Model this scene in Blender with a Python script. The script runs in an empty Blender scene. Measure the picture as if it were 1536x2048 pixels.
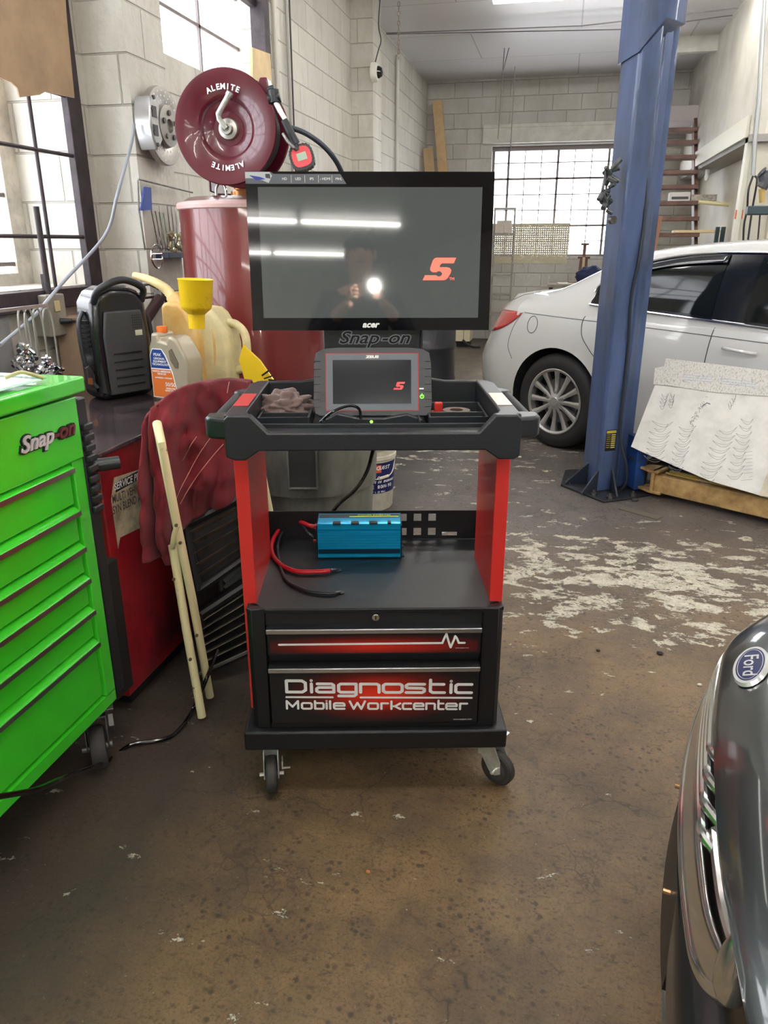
import bpy, bmesh, math, random
from math import sin, cos, pi, radians, atan2, sqrt, hypot
from mathutils import Matrix, Vector, noise
random.seed(7)
R = radians
scn = bpy.context.scene
COL = scn.collection

# ---------------------------------------------------------------- camera frame
H, F, TH, YAW = 1.45, 1490., R(19.85), R(12.87)
cT, sT = cos(TH), sin(TH)
def toW(x, y, z=0):
    return Vector((x*cos(YAW)-y*sin(YAW), x*sin(YAW)+y*cos(YAW), z))
def ray(px, py):
    X = (px-768)/F; Y = (py-1024)/F
    return toW(X, cT-Y*sT, -(sT+Y*cT))
EYE = Vector((0, 0, H))
def atz(px, py, z):
    r = ray(px, py); return EYE + r*((z-H)/r.z)
def atu(px, py, u):
    r = ray(px, py); return EYE + r*(u/r.x)
def atv(px, py, v):
    r = ray(px, py); return EYE + r*(v/r.y)
def atY(px, py, Y):
    r = ray(px, py); f = -r.x*sin(YAW)+r.y*cos(YAW); return EYE + r*(Y/f)

# ---------------------------------------------------------------- materials
def lin(c):
    def f(v):
        v /= 255.
        return v/12.92 if v <= .04045 else ((v+.055)/1.055)**2.4
    return (f(c[0]), f(c[1]), f(c[2]), 1)
MATS = {}
def mat(name, rgb, rough=.5, metal=0, var=.0, scale=8, rgb2=None, bump=0, bscale=60, coat=0, emit=0, trans=0, spec=.5, stretch=None, lo=.4, hi=.65, alpha=1, sheen=0):
    if name in MATS: return MATS[name]
    m = bpy.data.materials.new(name); m.use_nodes = True
    nt = m.node_tree; N = nt.nodes; L = nt.links
    b = N['Principled BSDF']
    b.inputs['Base Color'].default_value = lin(rgb)
    b.inputs['Roughness'].default_value = rough
    b.inputs['Metallic'].default_value = metal
    b.inputs['Coat Weight'].default_value = coat
    b.inputs['Coat Roughness'].default_value = .05
    b.inputs['Specular IOR Level'].default_value = spec
    b.inputs['Transmission Weight'].default_value = trans
    b.inputs['Alpha'].default_value = alpha
    b.inputs['Sheen Weight'].default_value = sheen
    if emit:
        b.inputs['Emission Color'].default_value = lin(rgb)
        b.inputs['Emission Strength'].default_value = emit
    if var or bump or rgb2:
        tc = N.new('ShaderNodeTexCoord'); mp = N.new('ShaderNodeMapping')
        L.new(tc.outputs['Object'], mp.inputs['Vector'])
        if stretch: mp.inputs['Scale'].default_value = stretch
    if var or rgb2:
        n = N.new('ShaderNodeTexNoise'); n.inputs['Scale'].default_value = scale; n.inputs['Detail'].default_value = 6; n.inputs['Roughness'].default_value = .65
        L.new(mp.outputs[0], n.inputs['Vector'])
        rp = N.new('ShaderNodeValToRGB'); rp.color_ramp.elements[0].position = lo; rp.color_ramp.elements[1].position = hi
        c2 = rgb2 or tuple(max(0, v*(1-var)) for v in rgb)
        rp.color_ramp.elements[0].color = lin(rgb); rp.color_ramp.elements[1].color = lin(c2)
        L.new(n.outputs[0], rp.inputs[0]); L.new(rp.outputs[0], b.inputs['Base Color'])
    if bump:
        n2 = N.new('ShaderNodeTexNoise'); n2.inputs['Scale'].default_value = bscale; n2.inputs['Detail'].default_value = 4
        L.new(mp.outputs[0], n2.inputs['Vector'])
        bp = N.new('ShaderNodeBump'); bp.inputs['Strength'].default_value = bump; bp.inputs['Distance'].default_value = .004
        L.new(n2.outputs[0], bp.inputs['Height']); L.new(bp.outputs[0], b.inputs['Normal'])
    MATS[name] = m
    return m

# ---------------------------------------------------------------- mesh builder
def frame(p, x, y):
    """matrix with origin p, x axis x, y axis y"""
    x = Vector(x).normalized(); y = Vector(y).normalized(); z = x.cross(y).normalized(); y = z.cross(x)
    return Matrix(((x.x, y.x, z.x, p[0]), (x.y, y.y, z.y, p[1]), (x.z, y.z, z.z, p[2]), (0, 0, 0, 1)))
def T(x=0, y=0, z=0): return Matrix.Translation((x, y, z))
def RX(a): return Matrix.Rotation(R(a), 4, 'X')
def RY(a): return Matrix.Rotation(R(a), 4, 'Y')
def RZ(a): return Matrix.Rotation(R(a), 4, 'Z')
class MB:
    def __init__(s, M=None): s.v = []; s.f = []; s.m = []; s.M = M or Matrix()
    def add(s, vs, fs, mi=0, M=None):
        k = len(s.v); MM = s.M @ M if M is not None else s.M
        s.v += [MM @ Vector(p) for p in vs]
        s.f += [tuple(i+k for i in f) for f in fs]; s.m += [mi]*len(fs)
        return s
    def box(s, x0, x1, y0, y1, z0, z1, mi=0, M=None):
        vs = [(x, y, z) for z in (z0, z1) for y in (y0, y1) for x in (x0, x1)]
        return s.add(vs, [(0, 2, 3, 1), (4, 5, 7, 6), (0, 1, 5, 4), (2, 6, 7, 3), (0, 4, 6, 2), (1, 3, 7, 5)], mi, M)
    def prism(s, pts, z0, z1, mi=0, M=None):
        """2D outline in XY extruded along Z"""
        n = len(pts)
        a = sum(pts[i][0]*pts[(i+1) % n][1]-pts[(i+1) % n][0]*pts[i][1] for i in range(n))
        if a < 0: pts = pts[::-1]
        vs = [(p[0], p[1], z0) for p in pts]+[(p[0], p[1], z1) for p in pts]
        fs = [tuple(range(n))[::-1], tuple(range(n, 2*n))]+[(i, (i+1) % n, n+(i+1) % n, n+i) for i in range(n)]
        return s.add(vs, fs, mi, M)
    def cyl(s, p0, p1, r0, r1=None, n=20, mi=0, caps=True):
        r1 = r0 if r1 is None else r1
        p0, p1 = Vector(p0), Vector(p1); d = (p1-p0).normalized()
        a = d.orthogonal().normalized(); b = d.cross(a)
        vs = []
        for p, r in ((p0, r0), (p1, r1)):
            vs += [p+(a*cos(2*pi*i/n)+b*sin(2*pi*i/n))*r for i in range(n)]
        fs = [(i, (i+1) % n, n+(i+1) % n, n+i) for i in range(n)]
        if caps: fs += [tuple(range(n))[::-1], tuple(range(n, 2*n))]
        return s.add(vs, fs, mi)
    def lathe(s, prof, n=32, mi=0, M=None, a0=0, a1=2*pi):
        """prof: (r, z) list revolved around Z"""
        vs = []; fs = []; full = abs(a1-a0-2*pi) < 1e-6; k = n if full else n+1
        for r, z in prof:
            for i in range(k):
                a = a0+(a1-a0)*i/n; vs.append((max(r, 1e-5)*cos(a), max(r, 1e-5)*sin(a), z))
        for j in range(len(prof)-1):
            for i in range(n):
                i2 = (i+1) % k
                fs.append((j*k+i, j*k+i2, (j+1)*k+i2, (j+1)*k+i))
        return s.add(vs, fs, mi, M)
    def tube(s, pts, r, n=10, mi=0, closed=False, caps=True, M=None):
        pts = [Vector(p) for p in pts]; m = len(pts); rr = r if isinstance(r, (list, tuple)) else [r]*m
        vs = []; prev = None
        for i, p in enumerate(pts):
            if closed: d = (pts[(i+1) % m]-pts[i-1]).normalized()
            else: d = (pts[min(i+1, m-1)]-pts[max(i-1, 0)]).normalized()
            if prev is None: a = d.orthogonal().normalized()
            else: a = (prev-d*prev.dot(d)); a = a.normalized() if a.length > 1e-6 else d.orthogonal().normalized()
            prev = a; b = d.cross(a)
            vs += [p+(a*cos(2*pi*j/n)+b*sin(2*pi*j/n))*rr[i] for j in range(n)]
        fs = []
        for i in range(m if closed else m-1):
            i2 = (i+1) % m
            fs += [(i*n+j, i*n+(j+1) % n, i2*n+(j+1) % n, i2*n+j) for j in range(n)]
        if not closed and caps: fs += [tuple(range(n))[::-1], tuple(range((m-1)*n, m*n))]
        return s.add(vs, fs, mi, M)
    def grid(s, nu, nv, fn, mi=0, M=None, cu=False):
        vs = [fn(i/(nu-1) if not cu else i/nu, j/(nv-1)) for i in range(nu) for j in range(nv)]
        fs = []
        for i in range(nu if cu else nu-1):
            i2 = (i+1) % nu
            fs += [(i*nv+j, i2*nv+j, i2*nv+j+1, i*nv+j+1) for j in range(nv-1)]
        return s.add(vs, fs, mi, M)
    def disc(s, c, r, M=None, n=24, mi=0, rx=None, z=0):
        rx = rx or r
        return s.add([(c[0]+rx*cos(2*pi*i/n), c[1]+r*sin(2*pi*i/n), z) for i in range(n)], [tuple(range(n))], mi, M)
    def stroke(s, pts, w, M, th=.0006, mi=0, closed=False):
        """flat round-jointed line in XY of M"""
        q = list(pts)+([pts[0]] if closed else [])
        k = 0
        for a, b in zip(q[:-1], q[1:]):
            dx, dy = b[0]-a[0], b[1]-a[1]; l = hypot(dx, dy) or 1e-9; nx, ny = -dy/l*w/2, dx/l*w/2
            z = th*(1+.05*(k % 3)); k += 1
            s.add([(a[0]-nx, a[1]-ny, z), (b[0]-nx, b[1]-ny, z), (b[0]+nx, b[1]+ny, z), (a[0]+nx, a[1]+ny, z)], [(0, 1, 2, 3)], mi, M)
        for i, p in enumerate(q): s.disc(p, w/2, M, 12, mi, z=th*1.2)
        return s
    def text(s, txt, size, M, ext=.0, shear=0, off=0, mi=0, xs=1, align='CENTER'):
        cu = bpy.data.curves.new('t', 'FONT'); cu.body = txt; cu.size = size; cu.extrude = ext; cu.shear = shear; cu.offset = off
        cu.align_x = align; cu.align_y = 'CENTER'; cu.resolution_u = 3
        ob = bpy.data.objects.new('t', cu); me = bpy.data.meshes.new_from_object(ob)
        s.add([(v.co.x*xs, v.co.y, v.co.z) for v in me.vertices], [tuple(p.vertices) for p in me.polygons], mi, M)
        bpy.data.objects.remove(ob); bpy.data.curves.remove(cu); bpy.data.meshes.remove(me)
        return s
    def mesh(s, name, mats, smooth=35):
        me = bpy.data.meshes.new(name); me.from_pydata([tuple(v) for v in s.v], [], s.f)
        for m in (mats if isinstance(mats, (list, tuple)) else [mats]): me.materials.append(m)
        me.polygons.foreach_set('material_index', s.m); me.update()
        if smooth:
            me.shade_smooth(); me.set_sharp_from_angle(angle=R(smooth))
        return me
    def build(s, name, mats, parent=None, label=None, smooth=35, bevel=0, solid=0, sub=0, seg=2):
        ob = bpy.data.objects.new(name, s.mesh(name, mats, smooth)); COL.objects.link(ob)
        if parent is not None: ob.parent = parent
        if label: ob['label'] = label
        if solid:
            md = ob.modifiers.new('solid', 'SOLIDIFY'); md.thickness = solid; md.offset = 0
        if bevel:
            w = ob.modifiers.new('weld', 'WELD'); w.merge_threshold = .00005
            md = ob.modifiers.new('bevel', 'BEVEL'); md.width = bevel; md.segments = seg; md.limit_method = 'ANGLE'; md.angle_limit = R(40)
        if sub:
            md = ob.modifiers.new('sub', 'SUBSURF'); md.levels = sub; md.render_levels = sub
        return ob
def thing(name, label, cat, loc=(0, 0, 0), rz=0, group=None):
    o = bpy.data.objects.new(name, None); COL.objects.link(o); o.empty_display_size = .05
    o.location = loc; o.rotation_euler = (0, 0, R(rz)); o['label'] = label; o['category'] = cat
    if group: o['group'] = group
    return o
def tag(o, label, cat, group=None, kind=None):
    o['label'] = label; o['category'] = cat
    if group: o['group'] = group
    if kind: o['kind'] = kind
    return o
def struct(mb, name, mats, **k):
    o = mb.build(name, mats, **k); o['kind'] = 'structure'; return o
def clone(o, parent=None):
    c = o.copy(); COL.objects.link(c)
    if parent is not None: c.parent = parent
    for ch in [x for x in bpy.data.objects if x.parent == o]: clone(ch, c)
    return c
def spline(pts, n=8):
    """Catmull-Rom through the points"""
    P = [Vector(p) for p in pts]; P = [P[0]*2-P[1]]+P+[P[-1]*2-P[-2]]; out = []
    for i in range(1, len(P)-2):
        for k in range(n):
            t = k/n; a, b, c, d = P[i-1], P[i], P[i+1], P[i+2]
            out.append(.5*((2*b)+(c-a)*t+(2*a-5*b+4*c-d)*t*t+(3*b-a-3*c+d)*t**3))
    out.append(P[-2]); return out
def local(o, p):
    """world point to the local frame of a thing"""
    return (Matrix.Translation(o.location) @ Matrix.Rotation(o.rotation_euler.z, 4, 'Z')).inverted() @ Vector(p)

# shared materials
BLK = mat('black_powder', (22, 23, 27), .38, bump=.25, bscale=500)
BLKP = mat('black_plastic', (34, 37, 42), .38, bump=.15, bscale=300)
BLKS = mat('black_shiny', (12, 12, 14), .12)
RUB = mat('rubber', (58, 56, 54), .7)
CHR = mat('chrome', (215, 218, 222), .12, 1)
ZINC = mat('zinc', (232, 234, 230), .32, .6, var=.15, scale=30)
ALU = mat('brushed_alu', (200, 203, 208), .3, 1)
STL = mat('dull_steel', (140, 138, 135), .45, 1, var=.3, scale=20)
RED = mat('cart_red', (214, 50, 46), .35, coat=.3)
WHT = mat('white_print', (238, 238, 238), .5)
BLKINK = mat('black_ink', (20, 20, 22), .5)
EXPO = 1.15
# ================================================================ THE ROOM
def block_mat(name, base, base2, mortar, bump=.95, dirt=(120, 112, 98), voff=0.0):
    m = bpy.data.materials.new(name); m.use_nodes = True; nt = m.node_tree; N = nt.nodes; L = nt.links
    b = N['Principled BSDF']; b.inputs['Roughness'].default_value = .55
    g = N.new('ShaderNodeNewGeometry'); sp = N.new('ShaderNodeSeparateXYZ'); L.new(g.outputs['Position'], sp.inputs[0])
    ad = N.new('ShaderNodeMath'); ad.operation = 'ADD'; L.new(sp.outputs[0], ad.inputs[0]); L.new(sp.outputs[1], ad.inputs[1])
    zz = N.new('ShaderNodeMath'); zz.operation = 'ADD'; L.new(sp.outputs[2], zz.inputs[0]); zz.inputs[1].default_value = voff
    cb = N.new('ShaderNodeCombineXYZ'); L.new(ad.outputs[0], cb.inputs[0]); L.new(zz.outputs[0], cb.inputs[1])
    br = N.new('ShaderNodeTexBrick'); L.new(cb.outputs[0], br.inputs['Vector'])
    br.inputs['Scale'].default_value = 1; br.inputs['Brick Width'].default_value = .406; br.inputs['Row Height'].default_value = .203
    br.inputs['Mortar Size'].default_value = .005; br.inputs['Mortar Smooth'].default_value = .6
    br.inputs['Color1'].default_value = lin(base); br.inputs['Color2'].default_value = lin(base2); br.inputs['Mortar'].default_value = lin(mortar)
    n = N.new('ShaderNodeTexNoise'); n.inputs['Scale'].default_value = 2.2; n.inputs['Detail'].default_value = 8; n.inputs['Roughness'].default_value = .7
    mpn = N.new('ShaderNodeMapping'); mpn.inputs['Scale'].default_value = (1, 1, .45); L.new(g.outputs['Position'], mpn.inputs[0]); L.new(mpn.outputs[0], n.inputs['Vector'])
    rp = N.new('ShaderNodeValToRGB'); rp.color_ramp.elements[0].position = .44; rp.color_ramp.elements[1].position = .72
    rp.color_ramp.elements[0].color = (0, 0, 0, 1); rp.color_ramp.elements[1].color = (.75, .75, .75, 1); L.new(n.outputs[0], rp.inputs[0])
    mx = N.new('ShaderNodeMix'); mx.data_type = 'RGBA'; L.new(rp.outputs[0], mx.inputs[0]); L.new(br.outputs[0], mx.inputs[6]); mx.inputs[7].default_value = lin(dirt)
    L.new(mx.outputs[2], b.inputs['Base Color'])
    n2 = N.new('ShaderNodeTexNoise'); n2.inputs['Scale'].default_value = 22; n2.inputs['Detail'].default_value = 5; L.new(g.outputs['Position'], n2.inputs['Vector'])
    mu = N.new('ShaderNodeMath'); mu.operation = 'MULTIPLY_ADD'; L.new(br.outputs['Fac'], mu.inputs[0]); mu.inputs[1].default_value = -1.2; L.new(n2.outputs[0], mu.inputs[2])
    bp = N.new('ShaderNodeBump'); bp.inputs['Strength'].default_value = bump; bp.inputs['Distance'].default_value = .008
    L.new(mu.outputs[0], bp.inputs['Height']); L.new(bp.outputs[0], b.inputs['Normal'])
    return m
BLOCKW = block_mat('painted_block', (208, 205, 196), (197, 194, 186), (178, 174, 164), dirt=(165, 157, 142))
BLOCKB = block_mat('painted_block_back', (196, 194, 190), (188, 186, 182), (168, 166, 160), dirt=(165, 160, 150))

def floor_mat():
    m = bpy.data.materials.new('oily_concrete'); m.use_nodes = True; nt = m.node_tree; N = nt.nodes; L = nt.links
    b = N['Principled BSDF']
    g = N.new('ShaderNodeNewGeometry'); P = g.outputs['Position']
    sp = N.new('ShaderNodeSeparateXYZ'); L.new(P, sp.inputs[0])
    def nz(sc, det=6, ro=.6, vec=P, dist=0):
        n = N.new('ShaderNodeTexNoise'); n.inputs['Scale'].default_value = sc; n.inputs['Detail'].default_value = det; n.inputs['Roughness'].default_value = ro
        n.inputs['Distortion'].default_value = dist; L.new(vec, n.inputs['Vector']); return n.outputs[0]
    def ramp(src, a, c, ca=(0, 0, 0, 1), cc=(1, 1, 1, 1)):
        r = N.new('ShaderNodeValToRGB'); r.color_ramp.elements[0].position = a; r.color_ramp.elements[1].position = c
        r.color_ramp.elements[0].color = ca; r.color_ramp.elements[1].color = cc; L.new(src, r.inputs[0]); return r.outputs[0]
    def mix(f, a, c):
        x = N.new('ShaderNodeMix'); x.data_type = 'RGBA'
        if isinstance(f, float): x.inputs[0].default_value = f
        else: L.new(f, x.inputs[0])
        for s_, i in ((a, 6), (c, 7)):
            if isinstance(s_, tuple): x.inputs[i].default_value = s_
            else: L.new(s_, x.inputs[i])
        return x.outputs[2]
    def mth(op, a, c, d=None):
        x = N.new('ShaderNodeMath'); x.operation = op
        for s_, i in ((a, 0), (c, 1), (d, 2)):
            if s_ is None: continue
            if isinstance(s_, (int, float)): x.inputs[i].default_value = s_
            else: L.new(s_, x.inputs[i])
        return x.outputs[0]
    brown = ramp(nz(1.6, 11, .74), .40, .62, lin((124, 99, 69)), lin((82, 66, 49)))
    grey = ramp(nz(3, 8, .65), .35, .7, lin((108, 100, 95)), lin((82, 76, 74)))
    # grey zone: further back bay
    gz = mth('MULTIPLY_ADD', nz(1.0, 4), 2.2, -1.1)
    zone = ramp(mth('ADD', sp.outputs[1], gz), 0, 1)
    mr = N.new('ShaderNodeMapRange'); mr.inputs['From Min'].default_value = 2.6; mr.inputs['From Max'].default_value = 4.0; L.new(mth('ADD', sp.outputs[1], gz), mr.inputs['Value'])
    c = mix(mr.outputs[0], brown, grey)
    mr2 = N.new('ShaderNodeMapRange'); mr2.inputs['From Min'].default_value = 6.8; mr2.inputs['From Max'].default_value = 8.2; L.new(mth('ADD', sp.outputs[1], gz), mr2.inputs['Value'])
    c = mix(mr2.outputs[0], c, ramp(nz(4, 8, .7), .35, .65, lin((186, 168, 138)), lin((140, 122, 98))))  # far bay floor: its lit, yellowish look is put into the colour
    # dark blotches
    c = mix(mth('MULTIPLY', ramp(nz(2.6, 7, .7, dist=.6), .55, .68), .5), c, lin((66, 60, 56)))
    # along the left cabinets the floor is darker
    mr3 = N.new('ShaderNodeMapRange'); mr3.inputs['From Min'].default_value = -.62; mr3.inputs['From Max'].default_value = -.98
    L.new(mth('ADD', sp.outputs[0], mth('MULTIPLY_ADD', nz(2.4, 6), .5, -.25)), mr3.inputs['Value'])
    c = mix(mth('MULTIPLY', mr3.outputs[0], .8), c, lin((50, 47, 47)))
    # white paint flakes
    mp = N.new('ShaderNodeMapping'); L.new(P, mp.inputs[0]); mp.inputs['Rotation'].default_value = (0, 0, R(-8)); mp.inputs['Scale'].default_value = (1.1, 1.9, 1)
    fl = nz(5.2, 11, .72, vec=mp.outputs[0], dist=.3)
    dx = mth('SUBTRACT', sp.outputs[0], .55); dy = mth('SUBTRACT', sp.outputs[1], 3.3)
    dd = mth('ADD', mth('MULTIPLY', mth('MULTIPLY', dx, dx), .55), mth('MULTIPLY', mth('MULTIPLY', dy, dy), 2.6))
    fall = mth('MULTIPLY', mth('POWER', 2.718, mth('MULTIPLY', dd, -1.0)), .17)
    dx2 = mth('ADD', sp.outputs[0], .9); dy2 = mth('SUBTRACT', sp.outputs[1], 5.6)
    dd2 = mth('ADD', mth('MULTIPLY', mth('MULTIPLY', dx2, dx2), .5), mth('MULTIPLY', mth('MULTIPLY', dy2, dy2), .7))
    fall2 = mth('MULTIPLY', mth('POWER', 2.718, mth('MULTIPLY', dd2, -1.0)), .10)
    val = mth('ADD', mth('ADD', fl, fall), fall2)
    fm = ramp(val, .64, .65)
    edge = ramp(val, .618, .64)
    c = mix(mth('MULTIPLY', edge, .35), c, lin((60, 54, 50)))
    c = mix(fm, c, ramp(nz(20, 4), .4, .7, lin((205, 200, 182)), lin((172, 165, 145))))
    # speckles
    vo = N.new('ShaderNodeTexVoronoi'); vo.inputs['Scale'].default_value = 34; L.new(P, vo.inputs['Vector'])
    spk = mth('MULTIPLY', ramp(vo.outputs['Distance'], .14, .28, (1, 1, 1, 1), (0, 0, 0, 1)), ramp(nz(2.8, 3), .44, .54))
    c = mix(mth('MULTIPLY', spk, .75), c, lin((42, 36, 32)))
    mps = N.new('ShaderNodeMapping'); L.new(P, mps.inputs[0]); mps.inputs['Scale'].default_value = (34, 60, 1)
    c = mix(mth('MULTIPLY', ramp(nz(1, 6, .7, vec=mps.outputs[0]), .56, .64), .6), c, lin((52, 43, 36)))
    c = mix(mth('MULTIPLY', ramp(nz(140, 3, .7), .50, .62), .35), c, lin((50, 42, 34)))
    c = mix(mth('MULTIPLY', ramp(nz(95, 3, .7), .66, .74), .5), c, lin((176, 160, 130)))
    # cracks
    nv = N.new('ShaderNodeTexNoise'); nv.inputs['Scale'].default_value = 3.5; nv.inputs['Detail'].default_value = 6; L.new(P, nv.inputs['Vector'])
    vm = N.new('ShaderNodeVectorMath'); vm.operation = 'MULTIPLY_ADD'; L.new(nv.outputs['Color'], vm.inputs[0]); vm.inputs[1].default_value = (.5, .5, .5); L.new(P, vm.inputs[2])
    v2 = N.new('ShaderNodeTexVoronoi'); v2.feature = 'DISTANCE_TO_EDGE'; v2.inputs['Scale'].default_value = 2.0; L.new(vm.outputs[0], v2.inputs['Vector'])
    ck = mth('MULTIPLY', ramp(v2.outputs['Distance'], .0, .010, (1, 1, 1, 1), (0, 0, 0, 1)), ramp(nz(1.6, 3), .46, .56))
    c = mix(mth('MULTIPLY', ck, .8), c, lin((48, 40, 34)))
    v3 = N.new('ShaderNodeTexVoronoi'); v3.feature = 'DISTANCE_TO_EDGE'; v3.inputs['Scale'].default_value = 9.0; L.new(vm.outputs[0], v3.inputs['Vector'])
    ck2 = mth('MULTIPLY', ramp(v3.outputs['Distance'], .0, .045, (1, 1, 1, 1), (0, 0, 0, 1)), ramp(nz(1.9, 4), .52, .60))
    c = mix(mth('MULTIPLY', ck2, .6), c, lin((50, 41, 34)))
    vo2 = N.new('ShaderNodeTexVoronoi'); vo2.inputs['Scale'].default_value = 75; L.new(P, vo2.inputs['Vector'])
    sp2 = mth('MULTIPLY', ramp(vo2.outputs['Distance'], .18, .34, (1, 1, 1, 1), (0, 0, 0, 1)), ramp(nz(5.5, 5), .47, .60))
    c = mix(mth('MULTIPLY', sp2, .6), c, lin((46, 38, 32)))
    L.new(c, b.inputs['Base Color'])
    rr = N.new('ShaderNodeMapRange'); rr.inputs['To Min'].default_value = .38; rr.inputs['To Max'].default_value = .62; L.new(nz(3.1, 6), rr.inputs['Value']); L.new(rr.outputs[0], b.inputs['Roughness'])
    bp = N.new('ShaderNodeBump'); bp.inputs['Strength'].default_value = .5; bp.inputs['Distance'].default_value = .004
    L.new(mth('ADD', nz(60, 5), mth('MULTIPLY', fm, .8)), bp.inputs['Height']); L.new(bp.outputs[0], b.inputs['Normal'])
    return m
YB, VB = -26., 12.3      # wall behind the camera, back wall
UL, UR = -2.15, 7.0
ZC = 3.68
struct(MB().box(UL-.4, UR+.4, YB-.4, VB+.4, -.12, 0), 'floor', floor_mat(), smooth=0)

# ceiling of painted boards with thin seams
cm = bpy.data.materials.new('painted_ceiling'); cm.use_nodes = True; N = cm.node_tree.nodes; L = cm.node_tree.links
b = N['Principled BSDF']; b.inputs['Roughness'].default_value = .35
g = N.new('ShaderNodeNewGeometry'); br = N.new('ShaderNodeTexBrick'); L.new(g.outputs['Position'], br.inputs['Vector'])
br.inputs['Scale'].default_value = 1; br.inputs['Brick Width'].default_value = 2.44; br.inputs['Row Height'].default_value = 1.22; br.inputs['Mortar Size'].default_value = .008
br.inputs['Color1'].default_value = lin((205, 203, 205)); br.inputs['Color2'].default_value = lin((198, 197, 200)); br.inputs['Mortar'].default_value = lin((160, 156, 156))
L.new(br.outputs[0], b.inputs['Base Color'])
struct(MB().box(UL-.4, UR+.4, YB-.4, VB+.4, ZC, ZC+.12), 'ceiling', cm, smooth=0)

# left wall with two openings and two piers (one mesh)
w = MB(); X0, X1 = UL-.34, UL
W1a, W1b, W1z0, W1z1 = 1.35, 3.22, 1.27, 3.1
W2a, W2b, W2z = 3.76, 5.62, 2.42
w.box(X0, X1, YB, W1a, 0, ZC); w.box(X0, X1, W1a, W1b, 0, W1z0); w.box(X0, X1, W1a, W1b, W1z1, ZC)
w.box(X0, X1, W1b, W2a, 0, ZC); w.box(X0, X1, W2a, W2b, 0, 1.52); w.box(X0, X1-.05, W2a+.26, W2b, 1.52, W2z)
w.box(X0, X1, W2a, W2b, 3.3, ZC); w.box(X0, X1, W2b, VB, 0, ZC)
w.box(X1, -1.93, 3.395, 3.74, 0, ZC); w.box(X1, -1.93, 7.97, 8.32, 0, ZC)
struct(w, 'wall_left', BLOCKW, smooth=0)
# back wall with window
B3 = (-1.16, 1.02, 1.26, 2.80)
w = MB(); w.box(UL-.34, B3[0], VB, VB+.3, 0, ZC); w.box(B3[1], UR+.4, VB, VB+.3, 0, ZC); w.box(B3[0], B3[1], VB, VB+.3, 0, B3[2]); w.box(B3[0], B3[1], VB, VB+.3, B3[3], ZC)
struct(w, 'wall_back', BLOCKB, smooth=0)
struct(MB().box(UL-.34, UR+.4, YB-.3, YB, 0, ZC), 'wall_front', BLOCKB, smooth=0)
struct(MB().box(UR, UR+.3, YB, VB, 0, ZC), 'wall_right', BLOCKB, smooth=0)
TRIMW = mat('trim_paint', (205, 203, 196), .5, var=.08)
struct(MB().box(-1.30, 1.05, VB-.09, VB, 2.83, 3.08).box(-1.30, 1.05, VB-.10, VB-.09, 3.03, 3.08), 'trim_1', TRIMW, bevel=.004, smooth=0)

# windows
GLS = bpy.data.materials.new('dusty_glass'); GLS.use_nodes = True; N = GLS.node_tree.nodes; L = GLS.node_tree.links
b = N['Principled BSDF']; out = N['Material Output']
tr = N.new('ShaderNodeBsdfTransparent'); tl = N.new('ShaderNodeBsdfTranslucent'); tl.inputs[0].default_value = (.9, .9, .92, 1)
mx = N.new('ShaderNodeMixShader'); mx.inputs[0].default_value = .35; L.new(tr.outputs[0], mx.inputs[1]); L.new(tl.outputs[0], mx.inputs[2])
gl = N.new('ShaderNodeBsdfGlossy'); gl.inputs['Roughness'].default_value = .1
m2 = N.new('ShaderNodeMixShader'); m2.inputs[0].default_value = .06; L.new(mx.outputs[0], m2.inputs[1]); L.new(gl.outputs[0], m2.inputs[2]); L.new(m2.outputs[0], out.inputs[0])
STEELP = mat('rusty_frame', (58, 46, 52), .6, var=.4, scale=14)
MUNT = mat('muntin_steel', (120, 112, 112), .6)
GREYF = mat('frame_paint', (214, 208, 196), .5, var=.25, scale=6)
# window 1: deep reveal, glass far side, steel grid in the near plane
o = struct(MB().box(-2.455, -2.449, W1a, W1b, W1z0, W1z1), 'window_1', GLS, smooth=0)
f = MB()
for vv in (1.72, 2.09, 2.46, 2.83): f.box(-2.47, -2.44, vv-.009, vv+.009, W1z0, W1z1)
zz = 1.36
while zz < 3.05: f.box(-2.47, -2.44, W1a, W1b, zz-.009, zz+.009); zz += .29
f.box(-2.48, -2.43, W1b-.10, W1b, W1z0, W1z1, 1); f.box(-2.481, -2.431, W1a, W1b-.10, W1z0, W1z0+.05, 1)
f.build('window_frame', [MUNT, GREYF], o, smooth=0)
f = MB().box(-2.15, -2.115, W1b-.02, W1b+.075, W1z0-.07, W1z1, 0).box(-2.15, -2.10, W1a, W1b+.075, W1z0-.085, W1z0-.005, 0).box(-2.15, -2.115, W1a, W1b+.075, W1z1, W1z1+.07)
f.build('window_casing', STEELP, o, bevel=.004, smooth=0)
f = MB()
for p in ((145, 312), (165, 474), (125, 190)):
    z = atu(*p, -2.13).z; f.cyl((-2.13, W1a, z), (-2.13, W1b+.02, z), .008, n=8)
for px in ((65, 250),): v = atu(*px, -2.13).y; f.cyl((-2.13, v, W1z0), (-2.13, v, W1z1), .008, n=8)
f.build('security_bar', STEELP, o)
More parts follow.
